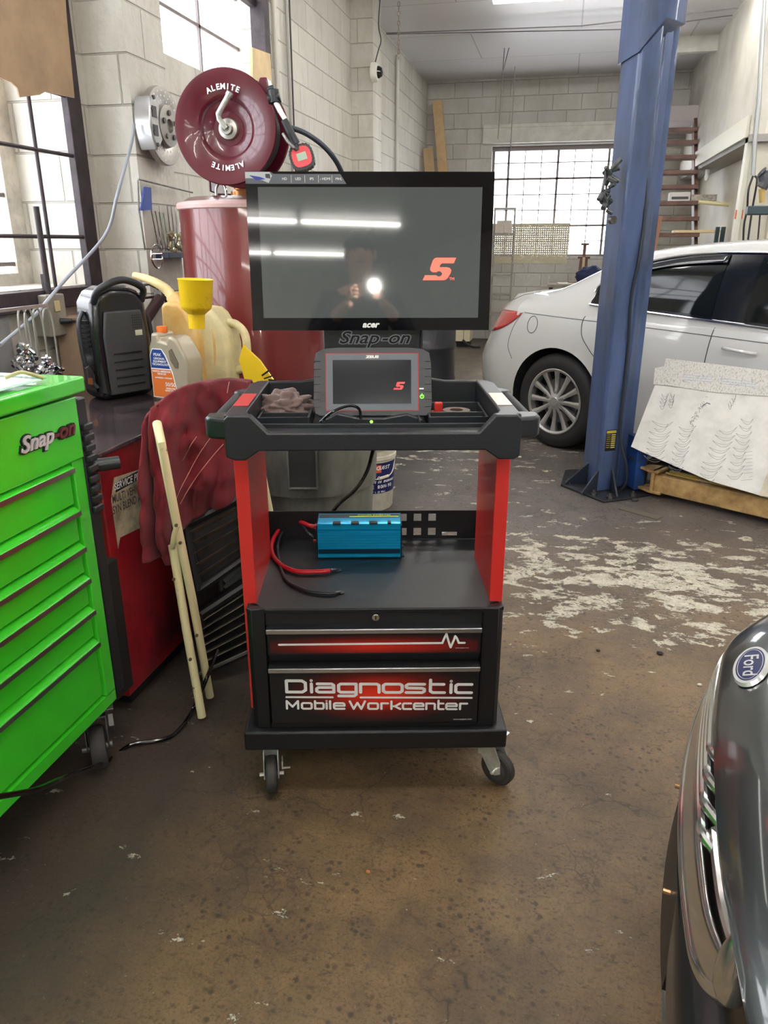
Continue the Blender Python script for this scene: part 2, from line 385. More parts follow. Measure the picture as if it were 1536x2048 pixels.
# window 2
o = struct(MB().box(-2.34, -2.335, W2a, W2b, W2z, 3.3).box(-2.34, -2.335, W2a, W2a+.26, 1.52, W2z), 'window_2', GLS, smooth=0)
f = MB()
for vv in (W2a+.06, 4.4, 5.0): f.box(-2.35, -2.32, vv-.01, vv+.01, W2z if vv > 4 else 1.52, 3.3)
for z in (1.83, 2.12, 2.42, 2.72, 3.02): f.box(-2.35, -2.32, W2a, W2a+.26 if z < 2.4 else W2b, z-.01, z+.01)
f.box(-2.20, -2.10, W2b-.07, W2b+.03, 2.3, 3.35, 1).box(-2.20, -2.16, W2b-.35, W2b, 2.95, 3.0, 1)
f.box(-2.34, -2.16, W2a+.26, W2a+.31, 1.52, W2z, 2)
f.build('window_frame', [MUNT, STEELP, GREYF], o, smooth=0)
# window 3 in the back wall
o = struct(MB().box(B3[0], B3[1], VB+.16, VB+.165, B3[2], B3[3]), 'window_3', GLS, smooth=0)
f = MB()
nx = 9; nz_ = 7
for i in range(1, nx): x = B3[0]+(B3[1]-B3[0])*i/nx; th = .016 if i % 3 == 1 else .006; f.box(x-th, x+th, VB+.14, VB+.18, B3[2], B3[3])
for i in range(1, nz_): z = B3[2]+(B3[3]-B3[2])*i/nz_; th = .014 if i in (2, 5) else .006; f.box(B3[0], B3[1], VB+.14, VB+.18, z-th, z+th)
f.box(B3[0], B3[0]+.035, VB+.12, VB+.2, B3[2], B3[3]).box(B3[0], B3[1], VB+.08, VB+.2, B3[3]-.06, B3[3]).box(B3[0], B3[1], VB+.1, VB+.2, B3[2], B3[2]+.03)
f.build('window_frame', MUNT, o, smooth=0)
# mezzanine wall, beam, post and the wall below it
BEI = mat('mezz_paint', (206, 203, 194), .55, var=.10, scale=2)
w = MB(); w.box(1.53, 1.65, 7.9, VB, 2.36, ZC)
struct(w, 'wall_mezzanine', BEI, smooth=0)
struct(MB().box(1.53, 1.572, 7.95, 8.07, 0, 2.36).box(1.50, 1.53, 7.96, 12.2, 2.34, 2.52), 'trim_2', mat('post_white', (222, 220, 208), .5), bevel=.004, smooth=0)
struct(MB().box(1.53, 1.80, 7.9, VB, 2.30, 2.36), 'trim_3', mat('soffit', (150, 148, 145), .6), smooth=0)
struct(MB().box(1.572, UR, 7.98, 8.2, 0, ZC), 'wall_partition', mat('partition_paint', (214, 210, 196), .55, var=.08, scale=2), smooth=0)
struct(MB().box(1.80, 1.88, 7.9, VB, 0, 2.36), 'wall_storeroom', mat('store_paint', (214, 208, 192), .55, var=.08, scale=2), smooth=0)
struct(MB().box(.95, 1.53, 10.4, 10.5, 3.52, ZC), 'trim_4', TRIMW, smooth=0)

# ---------------------------------------------------------------- lights
wd = bpy.data.worlds.new('sky'); scn.world = wd; wd.use_nodes = True
wd.node_tree.nodes['Background'].inputs[0].default_value = (.93, .96, 1, 1); wd.node_tree.nodes['Background'].inputs[1].default_value = 4.5
def area(name, loc, rot, sx, sy, e, col=(1, 1, 1), portal=False):
    l = bpy.data.lights.new(name, 'AREA'); l.shape = 'RECTANGLE'; l.size = sx; l.size_y = sy; l.energy = e; l.color = col
    ob = bpy.data.objects.new(name, l); COL.objects.link(ob); ob.location = loc; ob.rotation_euler = rot
    if portal: l.cycles.is_portal = True
    return ob
area('window_portal', (-2.5, (W1a+W1b)/2, (W1z0+W1z1)/2), (0, R(-90), 0), W1z1-W1z0, W1b-W1a, 1, portal=True)
area('window_portal', (-2.38, (W2a+W2b)/2, 2.6), (0, R(-90), 0), 1.6, W2b-W2a, 1, portal=True)
area('window_portal', ((B3[0]+B3[1])/2, VB+.25, 2.03), (R(-90), 0, 0), B3[1]-B3[0], B3[3]-B3[2], 1, portal=True)
fl_ = bpy.data.lights.new('phone_flash', 'POINT'); fl_.energy = 5; fl_.shadow_soft_size = .006; fl_.color = (1, .98, .92)
fo_ = bpy.data.objects.new('phone_flash', fl_); COL.objects.link(fo_); fo_.location = toW(.020, .006, H-.002)
TUBE = mat('lit_tube', (255, 252, 244), .5, emit=26)
FIXW = mat('fixture_white', (225, 225, 222), .4)
def fixture(label, x, y, z=3.60, L=2.4, group=None):
    t = thing('fluorescent_fixture', label, 'light fixture', (x, y, z), 0, group)
    MB().box(-L/2, L/2, -.06, .06, .02, .08).prism([(-.07, .02), (.07, .02), (.04, .045), (-.04, .045)], -L/2, L/2, 0, Matrix(((0, 0, 1, 0), (1, 0, 0, 0), (0, 1, 0, 0), (0, 0, 0, 1)))).build('housing', FIXW, t, smooth=0)
    for s_ in (-1, 1):
        MB().cyl((-L/2+.02, s_*.035, -.005), (L/2-.02, s_*.035, -.005), .019, n=12).build('tube', TUBE, t)
    return t
g_ = 'ceiling fluorescent fixtures'
fixture('bright fluorescent fixture on the ceiling left of the blue lift post', .35, 8.25, 3.6)
fixture('fluorescent fixture on the ceiling behind the blue lift post', 2.9-.05, 6.6, 3.6)
for k, (x, y) in enumerate([(-.4, 5.2), (-.4, 1.2), (-.4, -2.4), (2.2, 2.9), (2.2, -1.0), (2.2, -5), (-.4, -6), (4.8, 1.0), (4.8, 5.2), (4.8, -4)]):
    fixture('ceiling fluorescent fixture outside the picture, over the working bays', x, y, group='ceiling fixtures over the bays outside the picture')
for k, (x, y, l) in enumerate([(.6, -14.4, 'nearer row, left tube, of the fluorescents mirrored in the monitor'), (3.1, -14.4, 'nearer row, right tube, of the fluorescents mirrored in the monitor'), (.9, -22.3, 'farther row, left tube, of the fluorescents mirrored in the monitor'), (3.4, -22.3, 'farther row, right tube, of the fluorescents mirrored in the monitor')]):
    fixture(l, x, y, 3.60)
# ================================================================ DIAGNOSTIC CART
RZC = 12.87+1.0
cart = thing('diagnostic_cart', 'black and red two-drawer mobile work cart on casters in the middle of the floor', 'tool cart', toW(-.022, 1.693), RZC)
# base deck
MB().box(-.357, .357, 0, .53, .149, .207).build('base_deck', BLK, cart, bevel=.006)
# cabinet shell: side posts, top rail, bottom rail, back, floor
c = MB()
hw = .333
c.prism([(-hw, .035), (-hw+.012, .022), (-.285, .022), (-.285, .05), (-hw, .05)], .207, .566)
c.prism([(hw, .035), (hw-.012, .022), (.279, .022), (.279, .05), (hw, .05)], .207, .566)
c.box(-hw, -hw+.012, .045, .50, .207, .566).box(hw-.012, hw, .045, .50, .207, .566).box(-hw, hw, .49, .50, .207, .566)
c.box(-.285, .279, .022, .045, .519, .566).box(-.285, .279, .022, .05, .207, .222).box(-.285, .279, .04, .2, .40, .436)
c.build('cabinet', BLK, cart, bevel=.003)
# ribbed work top with raised lip
RIBT = bpy.data.materials.new('ribbed_mat'); RIBT.use_nodes = True; N = RIBT.node_tree.nodes; L = RIBT.node_tree.links
b = N['Principled BSDF']; b.inputs['Base Color'].default_value = lin((34, 35, 38)); b.inputs['Roughness'].default_value = .38
tc = N.new('ShaderNodeTexCoord'); wv = N.new('ShaderNodeTexWave'); wv.inputs['Scale'].default_value = 120; wv.bands_direction = 'DIAGONAL'; L.new(tc.outputs['Object'], wv.inputs['Vector'])
bp = N.new('ShaderNodeBump'); bp.inputs['Strength'].default_value = .3; bp.inputs['Distance'].default_value = .001; L.new(wv.outputs['Fac'], bp.inputs['Height']); L.new(bp.outputs[0], b.inputs['Normal'])
MB().prism([(-.29, .026), (.284, .026), (.300, .05), (.322, .06), (.322, .49), (-.322, .49), (-.322, .06), (-.305, .05)], .562, .567).build('work_top', RIBT, cart)
f = MB()
f.prism([(-.333, .03), (-.305, .03), (-.293, .021), (.287, .021), (.300, .03), (.333, .03), (.333, .045), (-.333, .045)], .555, .5665)
f.build('front_lip', BLK, cart, bevel=.002)
# flanged sides and back with knock-outs
def slotted(mb, x0, x1, z0, z1, holes, M):
    xs = sorted(set([x0, x1]+[h[0] for h in holes]+[h[1] for h in holes])); zs = sorted(set([z0, z1]+[h[2] for h in holes]+[h[3] for h in holes]))
    for i in range(len(xs)-1):
        for j in range(len(zs)-1):
            cx, cz = (xs[i]+xs[i+1])/2, (zs[j]+zs[j+1])/2
            if any(h[0] < cx < h[1] and h[2] < cz < h[3] for h in holes): continue
            mb.box(xs[i], xs[i+1], 0, .003, zs[j], zs[j+1], 0, M)
hl = [(x, x+.024, z, z+.024) for x in (.078, .124, .17) for z in (.580, .628)]+[(.214, .262, .578, .590)]
p = MB(); slotted(p, -.3445, .3365, .567, .662, hl, T(0, .50, 0))
p.build('back_panel', BLK, cart)
for s_, x in ((-1, -.3445), (1, .3335)):
    p = MB(); slotted(p, 0, .16, .567, .66, [(.03, .05, .60, .625), (.07, .09, .60, .625), (.11, .13, .585, .60)], T(x+(.003 if s_ < 0 else 0), .503, 0) @ RZ(-90))
    p.build('side_flange', BLK, cart)
# uprights
for s_ in (-1, 1):
    u = MB(); a = .343 if s_ < 0 else .333; b_ = a-.034
    u.prism([(s_*a, .06), (s_*b_, .06), (s_*b_, .36), (s_*a, .36)], .245, 1.01)
    u.build('upright', RED, cart, bevel=.002)
# drawers
def drawer_print(name, cx, cz, rx, rz, c1):
    m = bpy.data.materials.new(name); m.use_nodes = True; N = m.node_tree.nodes; L = m.node_tree.links; b = N['Principled BSDF']; b.inputs['Roughness'].default_value = .4
    tc = N.new('ShaderNodeTexCoord'); mp = N.new('ShaderNodeMapping'); mp.inputs['Location'].default_value = (-cx/rx, 0, -cz/rz); mp.inputs['Scale'].default_value = (1/rx, 0, 1/rz)
    L.new(tc.outputs['Object'], mp.inputs[0]); gr = N.new('ShaderNodeTexGradient'); gr.gradient_type = 'SPHERICAL'; L.new(mp.outputs[0], gr.inputs[0])
    rp = N.new('ShaderNodeValToRGB'); rp.color_ramp.elements[0].color = lin((22, 22, 25)); rp.color_ramp.elements[0].position = 0
    e = rp.color_ramp.elements.new(.34); e.color = lin((96, 18, 15)); rp.color_ramp.elements[2].position = .9; rp.color_ramp.elements[2].color = lin(c1)
    L.new(gr.outputs['Fac'], rp.inputs[0]); L.new(rp.outputs[0], b.inputs['Base Color']); return m
def drawer(z0, z1, prn, extra):
    d = MB(); d.box(-.281, .275, .014, .40, z0, z1-.014).prism([(.004, z1-.014), (.004, z1-.002), (.03, z1+.004), (.03, z1-.014)], -.281, .275, 0, Matrix(((0, 0, 1, 0), (1, 0, 0, 0), (0, 1, 0, 0), (0, 0, 0, 1))))
    o = d.build('drawer', BLK, cart, bevel=.002)
    MB().box(-.281, .275, .000, .006, z1-.014, z1-.001).build('handle', ALU, o, label='brushed silver pull strip', bevel=.0015)
    g = MB().box(-.274, .268, .0125, .0142, z0+.006, z1-.017).build('print_panel', prn, o)
    t = MB(); extra(t); t.build('lettering', WHT, o, label='white printed lettering', smooth=0)
    return o
MF = lambda: frame((0, .0124, 0), (1, 0, 0), (0, 0, 1))      # front plane, normal to -y
# crop pixel -> local coordinates of the drawer fronts
def cp(x, y):
    x0, x1 = 290, 1262
    lx = -.243+(x-x0)/(x1-x0)*(.243+.259)
    lz = .3665-((y+(x-x0)*.0125)-463)*(.3585-.262)/(598-463)*.93
    return lx, lz
def glyph(ch):
    """monoline glyphs in a 0..1 box: x-height .74"""
    h = .74; r = .12
    rb = [(0, r), (r, 0), (1-r, 0), (1, r), (1, h-r), (1-r, h), (r, h), (0, h-r)]
    G = {'D': [([(0, 1), (1-r*1.5, 1), (1, 1-r*1.5), (1, r*1.5), (1-r*1.5, 0), (0, 0)], 1)],
         'i': [([(.5, 0), (.5, h)], 0), ([(.5, 1.02), (.5, 1.03)], 0)], 'l': [([(.5, 0), (.5, 1)], 0)],
         'a': [([(.05, h), (1-r, h), (1, h-r), (1, 0), (r, 0), (0, r*.8), (0, .36-r*.5), (r, .42), (1, .42)], 0)],
         'g': [([(1, 0), (r, 0), (0, r), (0, h-r), (r, h), (1, h), (1, -.2), (1-r, -.33), (0, -.33)], 0)],
         'n': [([(0, 0), (0, h), (1-r, h), (1, h-r), (1, 0)], 0)], 'o': [(rb, 1)],
         's': [([(1, h), (r, h), (0, h-r), (0, .48), (r*.6, .40), (1-r, .38), (1, .3), (1, r), (1-r, 0), (0, 0)], 0)],
         't': [([(.15, 1.12), (.15, r), (.3, 0), (1, 0)], 0), ([(.15, h), (.95, h)], 0)],
         'c': [([(1, h), (r, h), (0, h-r), (0, r), (r, 0), (1, 0)], 0)],
         'M': [([(0, 0), (0, 1), (.5, .25), (1, 1), (1, 0)], 0)], 'b': [([(0, 1), (0, 0), (1-r, 0), (1, r), (1, h-r), (1-r, h), (0, h)], 0)],
         'e': [([(0, .40), (1, .40), (1, h-r), (1-r, h), (r, h), (0, h-r), (0, r), (r, 0), (1, 0)], 0)],
         'W': [([(0, 1), (.25, 0), (.5, .8), (.75, 0), (1, 1)], 0)], 'r': [([(0, 0), (0, h), (.9, h)], 0)],
         'k': [([(0, 0), (0, 1)], 0), ([(0, .36), (.4, .36), (1, h)], 0), ([(.4, .36), (1, 0)], 0)]}
    return G[ch]
def word(mb, chars, y0, y1, w):
    for ch, a, b_ in chars:
        for pl, cl in glyph(ch):
            mb.stroke([cp(a+(b_-a)*p[0], y1+(y0-y1)*p[1]) for p in pl], w, MF(), closed=bool(cl))
def front_text(t):
    word(t, [('D', 303, 400), ('i', 424, 437), ('a', 457, 545), ('g', 570, 660), ('n', 683, 778), ('o', 800, 897), ('s', 918, 1012), ('t', 1030, 1116), ('i', 1142, 1157), ('c', 1174, 1256)], 470, 522, .0086)
    t.stroke([cp(300, 546), cp(538, 546)], .0058, MF()); t.stroke([cp(683, 546), cp(1258, 546)], .0058, MF())
    word(t, [('M', 300, 358), ('o', 378, 428), ('b', 446, 490), ('i', 500, 512), ('l', 518, 530), ('e', 544, 598), ('W', 626, 705), ('o', 722, 772), ('r', 790, 828), ('k', 842, 888), ('c', 902, 944), ('e', 960, 1008), ('n', 1024, 1068), ('t', 1082, 1114), ('e', 1128, 1182), ('r', 1200, 1240)], 564, 600, .0061)
    t.text('www.snapon.com', .007, frame((.235, .012, .236), (1, 0, 0), (0, 0, 1)))
def ecg(t):
    z = .470
    pts = [(-.250, z), (.174, z+.001), (.180, z+.018), (.184, z+.028), (.190, z+.006), (.196, z-.012), (.204, z+.010), (.207, z+.021), (.212, z+.014), (.217, z+.001), (.232, z+.001)]
    t.stroke(pts, .0058, MF()); t.text('www.snapon.com', .005, frame((.226, .012, z-.014), (1, 0, 0), (0, 0, 1)))
drawer(.437, .520, drawer_print('print_small', 0, .462, .34, .036, (200, 40, 30)), ecg)
drawer(.224, .405, drawer_print('print_large', .01, .318, .25, .088, (232, 52, 34)), front_text)
l = MB().cyl((.001, .022, .546), (.001, .012, .546), .0095, n=24).box(-.001, .003, .0105, .012, .541, .551, 1).build('lock', [CHR, BLKINK], cart, bevel=.001)
# tray: injection moulded frame with four raised corners
tray = MB()
LX, RXX = -.338, .332
def rim(x): return 1.089
# front beam: arched underside and dropped centre
prof = [(-.338, .992), (-.318, .984), (-.294, .984), (-.262, 1.006), (.252, 1.006), (.284, .984), (.318, .984), (.332, .992), (.332, 1.078), (.322, 1.088), (.272, 1.088), (.236, 1.048), (-.240, 1.048), (-.278, 1.088), (-.328, 1.088), (-.338, 1.078)]
tray.prism(prof, -.055, -.030, 0, frame((0, 0, 0), (1, 0, 0), (0, 0, 1)).inverted() if False else Matrix(((1, 0, 0, 0), (0, 0, 1, 0), (0, 1, 0, 0), (0, 0, 0, 1))))
# sloping inner face of the front beam
tray.prism([(-.030, 1.047), (-.030, 1.02), (.09, 1.014), (.09, 1.026), (.0, 1.030)], -.325, .320, 0, Matrix(((0, 0, 1, 0), (1, 0, 0, 0), (0, 1, 0, 0), (0, 0, 0, 1))))
# sides with wide top pads, following the perspective inwards
for s_ in (-1, 1):
    xo = .338 if s_ < 0 else .332
    tray.prism([(s_*xo, -.045), (s_*xo, .36), (s_*(xo-.02), .40), (s_*(xo-.045), .40), (s_*(xo-.045), .0), (s_*(xo-.055), -.035)], 1.0, 1.088)
# back wall, rising towards the mast
tray.prism([(-.33, 1.0), (-.33, 1.085), (-.20, 1.087), (-.13, 1.098), (-.11, 1.12), (.11, 1.12), (.13, 1.098), (.20, 1.087), (.33, 1.085), (.33, 1.0)], .395, .41, 0, Matrix(((1, 0, 0, 0), (0, 0, 1, 0), (0, 1, 0, 0), (0, 0, 0, 1))))
tray.box(-.33, .33, -.03, .41, 1.0, 1.008)
tray.build('tray', BLKP, cart, bevel=.005, seg=3)
tp = MB()
for x0, x1 in ((-.29, -.16), (.135, .285)):
    tp.box(x0, x1, .12, .126, 1.008, 1.045).box(x0, x1, .30, .306, 1.008, 1.045).box(x0, x0+.006, .12, .306, 1.008, 1.045).box(x1-.006, x1, .12, .306, 1.008, 1.045).box(x0, x1, .19, .196, 1.008, 1.042)
tp.box(-.13, -.125, .11, .39, 1.008, 1.04).box(.11, .115, .11, .39, 1.008, 1.04).box(-.31, .31, .095, .103, 1.008, 1.034)
tp.build('compartment', BLKP, cart, bevel=.0015)
# grab handles at both ends with a red (left) and a pale reflecting (right) label pad
for s_ in (-1, 1):
    xo = .338 if s_ < 0 else .332
    h = MB(); h2 = MB()
    h.prism([(s_*(xo-.01), -.05), (s_*(xo+.040), -.035), (s_*(xo+.048), -.018), (s_*(xo+.048), .02), (s_*(xo-.01), .03)], 1.03, 1.080)
    h2.prism([(s_*(xo-.01), .25), (s_*(xo+.025), .26), (s_*(xo+.035), .28), (s_*(xo+.02), .31), (s_*(xo-.01), .32)], 1.045, 1.082)
    hh = h.build('handle_bracket', BLKP, cart, bevel=.008, seg=3); h2.build('handle_bracket', BLKP, cart, bevel=.008, seg=3)
    MB().cyl((s_*(xo+.026), .0, 1.064), (s_*(xo+.020), .28, 1.066), .0135, n=16).build('grip', mat('foam_grip', (38, 39, 42), .6), hh)
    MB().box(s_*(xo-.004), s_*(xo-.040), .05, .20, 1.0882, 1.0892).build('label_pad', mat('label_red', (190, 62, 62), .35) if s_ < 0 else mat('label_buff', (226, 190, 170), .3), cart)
# mast carrying the monitor, raised word on it
MB().prism([(-.137, .99), (.128, .99), (.128, 1.245), (-.137, 1.245)], .395, .43, 0, Matrix(((1, 0, 0, 0), (0, 0, 1, 0), (0, 1, 0, 0), (0, 0, 0, 1)))).box(.128, .136, .40, .44, 1.0, 1.245).build('mast', BLKP, cart, bevel=.003)
MB().box(-.10, .10, .40, .45, 1.245, 1.50).build('monitor_bracket', BLKP, cart, bevel=.004)
def wordmark(mb, M, size, ext=.004, xs=1.25, off=.03):
    mb.text('Snap', size, M @ T(-size*.62*xs, 0, 0), ext, .32, size*off, 0, xs); mb.text('-on', size, M @ T(size*1.12*xs, 0, 0), ext, .32, size*off, 1, xs)
e = MB(); wordmark(e, frame((-.006, .3925, 1.205), (1, 0, 0), (0, 0, 1)), .046, .003, 1.25, .06)
e.m = [2]*len(e.m); wordmark(e, frame((-.006, .3892, 1.205), (1, 0, 0), (0, 0, 1)), .046, .001, 1.25, .012)
e.build('raised_emblem', [mat('emblem_grey', (52, 54, 60), .25, .3), mat('emblem_dark', (60, 50, 54), .25, .3), mat('emblem_edge', (176, 180, 186), .25, .6)], cart, label='glossy raised brand lettering', smooth=0)
# casters
def caster(parent, x, y, rz, swivel=True, z=.149):
    M = T(x, y, 0) @ RZ(rz)
    f = MB(M)
    f.box(-.042, .042, -.036, .036, z-.004, z).cyl((0, 0, z-.004), (0, 0, z-.018), .023, .019)
    # fork legs, wheel axis along local x, trail along local y
    for s_ in (-1, 1):
        f.prism([(-.026, z-.020), (.026, z-.020), (.046, .085), (.048, .048), (.030, .036), (.012, .044), (-.024, .095)], s_*.0195-.0015, s_*.0195+.0015, 0, Matrix(((0, 0, 1, 0), (1, 0, 0, 0), (0, 1, 0, 0), (0, 0, 0, 1))))
    f.box(-.021, .021, -.02, .02, z-.024, z-.018)
    f.prism([(-.03, z-.03), (-.012, z-.022), (-.008, .085), (-.028, .082)], -.02, .02, 0, Matrix(((0, 0, 1, 0), (1, 0, 0, 0), (0, 1, 0, 0), (0, 0, 0, 1))))
    c_ = f.build('caster', ZINC, parent, bevel=.001)
    w = MB(M @ T(0, .028, .051)); Mx = RY(90)
    w.lathe([(0, -.015), (.036, -.015), (.046, -.014), (.0505, -.009), (.051, 0), (.0505, .009), (.046, .014), (.036, .015), (0, .015)], 36, 0, Mx)
    w.lathe([(0, -.0165), (.03, -.0165), (.033, -.0155)], 24, 1, Mx).lathe([(.033, .0155), (.03, .0165), (0, .0165)], 24, 1, Mx)
    w.build('wheel', [RUB, mat('wheel_hub', (70, 70, 72), .5)], c_)
    w = MB(M); w.cyl((-.034, .028, .051), (.034, .028, .051), .0055, n=10)
    w.prism([(-.016, .03), (-.004, .018), (.020, .026), (.016, .048), (-.010, .050)], -.032, -.028, 0, Matrix(((0, 0, 1, 0), (1, 0, 0, 0), (0, 1, 0, 0), (0, 0, 0, 1))) @ T(.0, .03, 0))
    w.box(-.052, -.030, .015, .021, .058, .062)
    w.build('brake_lever', ZINC, c_, bevel=.001)
caster(cart, -.295, .055, 186)
caster(cart, .325, .062, 228)
caster(cart, -.30, .47, 30); caster(cart, .30, .47, -40)

# ================================================================ MONITOR
mon = thing('monitor', 'large black glass-fronted desktop monitor mounted above the cart tray', 'monitor', toW(-.034, 2.025), RZC)
tilt = RX(-2.9)
MM = T(0, 0, 1.232) @ tilt
GLB = mat('bezel_glass', (10, 11, 15), .03, coat=1, spec=1.0)
SCR = mat('screen_glass', (30, 32, 33), .03, coat=1, spec=1.0)
SCR.node_tree.nodes['Principled BSDF'].inputs['Emission Color'].default_value = lin((150, 155, 150)); SCR.node_tree.nodes['Principled BSDF'].inputs['Emission Strength'].default_value = .12
mw, mh = .313, .387
MB(MM).box(-mw, mw, 0, .006, 0, mh).build('front_glass', GLB, mon)
MB(MM).box(-mw+.002, mw-.002, .0062, .038, .002, mh-.002).box(-.2, .2, .038, .055, .06, .3).build('back_cover', BLKP, mon, bevel=.004)
MB(MM).box(-.283, .283, -.0006, .0005, .032, .351).build('screen', SCR, mon, label='lit dark grey screen')
SC = [(85, 0), (210, 0), (195, 33), (122, 33), (111, 40), (106, 50), (108, 57), (150, 57), (172, 62), (181, 75), (177, 92), (160, 120), (150, 130), (138, 135), (0, 135), (14, 106), (88, 106), (92, 112), (108, 114), (120, 106), (124, 96), (118, 86), (106, 80), (94, 82), (88, 88), (60, 86), (48, 76), (47, 62), (62, 18), (72, 5)]
def s_logo(mb, M, w, mi=0, z=0):
    k = w/210; pts = [((p[0]-105)*k, (67-p[1])*k) for p in SC]
    # fill by triangulation in bmesh
    bm = bmesh.new(); vs = [bm.verts.new((p[0], p[1], z)) for p in pts]; f = bm.faces.new(vs); bmesh.ops.triangulate(bm, faces=[f]); bm.verts.index_update()
    mb.add([v.co.copy() for v in bm.verts], [tuple(v.index for v in f.verts) for f in bm.faces], mi, M); bm.free()
LRED = mat('logo_red', (255, 86, 70), .4, emit=.9); LRED2 = mat('logo_red_small', (235, 60, 62), .4, emit=.45)
g = MB(MM); M_ = frame((.178, -.0012, .155), (1, 0, 0), (0, 0, 1)); s_logo(g, M_, .086); g.text('TM', .010, frame((.211, -.0012, .130), (1, 0, 0), (0, 0, 1)))
g.build('screen_logo', LRED, mon, label='red letter emblem lit on the screen', smooth=0)
g = MB(MM); g.text('acer', .022, frame((-.002, -.0012, .0145), (1, 0, 0), (0, 0, 1)), 0, .25, .0009, 0, 1.1)
g.build('brand_mark', WHT, mon, label='silver brand lettering', smooth=0)
g = MB(MM); z = .387
g.prism([(-.313, .358), (-.06, .358), (-.075, .381), (-.242, .381), (-.25, .386), (-.313, .386)], .0003, .0011, 0, frame((0, 0, 0), (1, 0, 0), (0, 0, 1)))
g.prism([(-.313, .371), (-.296, .371), (-.27, .366), (-.255, .360), (-.246, .377), (-.252, .3855), (-.313, .3855)], .0011, .0014, 1, frame((0, 0, 0), (1, 0, 0), (0, 0, 1)))
g.prism([(-.303, .378), (-.276, .374), (-.262, .369), (-.285, .366)], .0014, .0017, 2, frame((0, 0, 0), (1, 0, 0), (0, 0, 1)))
g.prism([(-.262, .372), (-.250, .370), (-.251, .381), (-.263, .381)], .0014, .0017, 3, frame((0, 0, 0), (1, 0, 0), (0, 0, 1)))
for k, tx in enumerate(('HD', 'LED', 'IPS', '\u2039 HDMI', 'MHL')):
    x = -.215+k*.034; g.text(tx, .0085, frame((x, -.0019, .3695), (1, 0, 0), (0, 0, 1)), mi=4)
    if k < 4: g.box(x+.0165, x+.0172, -.0019, -.0015, .361, .378, 4)
g.build('feature_sticker', [mat('sticker_grey', (84, 88, 98), .35), mat('sticker_pale', (180, 186, 190), .35), mat('sticker_blue', (38, 48, 150), .4), mat('sticker_dark', (54, 56, 60), .4), WHT], mon, label='grey feature sticker with white symbols', smooth=0)

# ================================================================ TABLET SCANNER
tab = thing('diagnostic_tablet', 'ruggedised black and grey tablet scanner leaning upright in the cart tray', 'tablet', toW(-.028, 1.86), RZC)
MT = T(0, 0, 1.035) @ RX(-17) @ T(0, 0, .003)
GR = mat('tablet_grey', (58, 60, 64), .45, bump=.15, bscale=300); GR2 = mat('tablet_bezel', (92, 98, 108), .4)
out = [(-.146, .006), (-.135, 0), (.135, 0), (.146, .006), (.150, .03), (.148, .13), (.143, .158), (.125, .168), (.09, .171), (-.09, .171), (-.125, .168), (-.143, .158), (-.148, .13), (-.150, .03)]
XZ = frame((0, 0, 0), (1, 0, 0), (0, 0, 1))
b_ = MB(MT); b_.prism(out, -.04, 0, 0, XZ)
for s_ in (-1, 1):
    for k in range(7): b_.box(s_*.1495, s_*.132, -.0012, .02, .022+k*.019, .0235+k*.019, 1)
body = b_.build('body', [GR, BLKP], tab, bevel=.003)
MB(MT).prism([(-.119, .012), (.116, .012), (.116, .157), (-.119, .157)], .0, .0012, 0, XZ).build('red_frame', mat('trim_red', (180, 45, 45), .4), tab, label='thin red frame around the screen')
MB(MT).prism([(-.1165, .014), (.1135, .014), (.1135, .155), (-.1165, .155)], .0012, .0022, 0, XZ).build('bezel', GR2, tab)
MB(MT).prism([(-.101, .030), (.097, .030), (.097, .140), (-.101, .140)], .0022, .003, 0, XZ).build('screen', mat('tablet_screen', (34, 36, 42), .12), tab)
g = MB(MT); s_logo(g, frame((.067, -.0034, .075), (1, 0, 0), (0, 0, 1)), .030); g.build('screen_logo', LRED2, tab, smooth=0)
g = MB(MT); g.text('ZEUS', .0085, frame((-.001, -.0028, .1475), (1, 0, 0), (0, 0, 1)), 0, .1, .0006, 0, 1.6)
g.build('lettering', WHT, tab, smooth=0); MB(MT).box(.118, .129, -.0012, -.0003, .066, .0695).build('shortcut_button', WHT, tab, smooth=0)
GRN = mat('green_lamp', (110, 255, 60), .4, emit=2.0)
g = MB(MT); M_ = frame((.1245, -.0006, .048), (1, 0, 0), (0, 0, 1)); g.stroke([(.0045*cos(a), .0045*sin(a)) for a in [R(60-k*30) for k in range(11)]][0:11], .0014, M_); g.stroke([(0, .001), (0, .007)], .0014, M_)
g.build('power_button', GRN, tab, label='green lit power symbol', smooth=0)
g = MB(MT)
for i in range(5):
    for j in range(6): g.disc((-.137+i*.0042, .036+j*.0042), .0012, XZ, 6, z=.0005)
g.build('speaker_grille', BLKINK, tab)
dk = MB(T(0, 0, 1.008)); dk.prism([(-.125, 0), (.125, 0), (.125, .024), (.06, .046), (-.06, .046), (-.125, .024)], .0, .02, 0, frame((0, -.018, .004), (1, 0, 0), (0, 0, 1)).copy())
dk = MB(); dk.prism([(-.13, 1.01), (.125, 1.01), (.125, 1.034), (.085, 1.048), (.03, 1.038), (-.035, 1.038), (-.09, 1.05), (-.13, 1.03)], .012, .03, 0, XZ)
dk.build('docking_foot', BLKP, tab, bevel=.003)
MB().disc((-.004, 1.030), .0038, XZ, 16, 0, z=.0325).build('green_light', GRN, tab, label='round green status light')
cab = MB(); q = spline([(-.13, -.05, 1.034), (-.10, -.055, 1.06), (-.06, -.05, 1.074), (-.035, -.045, 1.066), (-.03, -.045, 1.04)], 6)
tag(MB(Matrix.Translation(tab.location) @ RZ(RZC)).tube(q, .0035, 8).build('charging_cable', BLKS), 'short black cable looping over the tray in front of the tablet', 'cable')

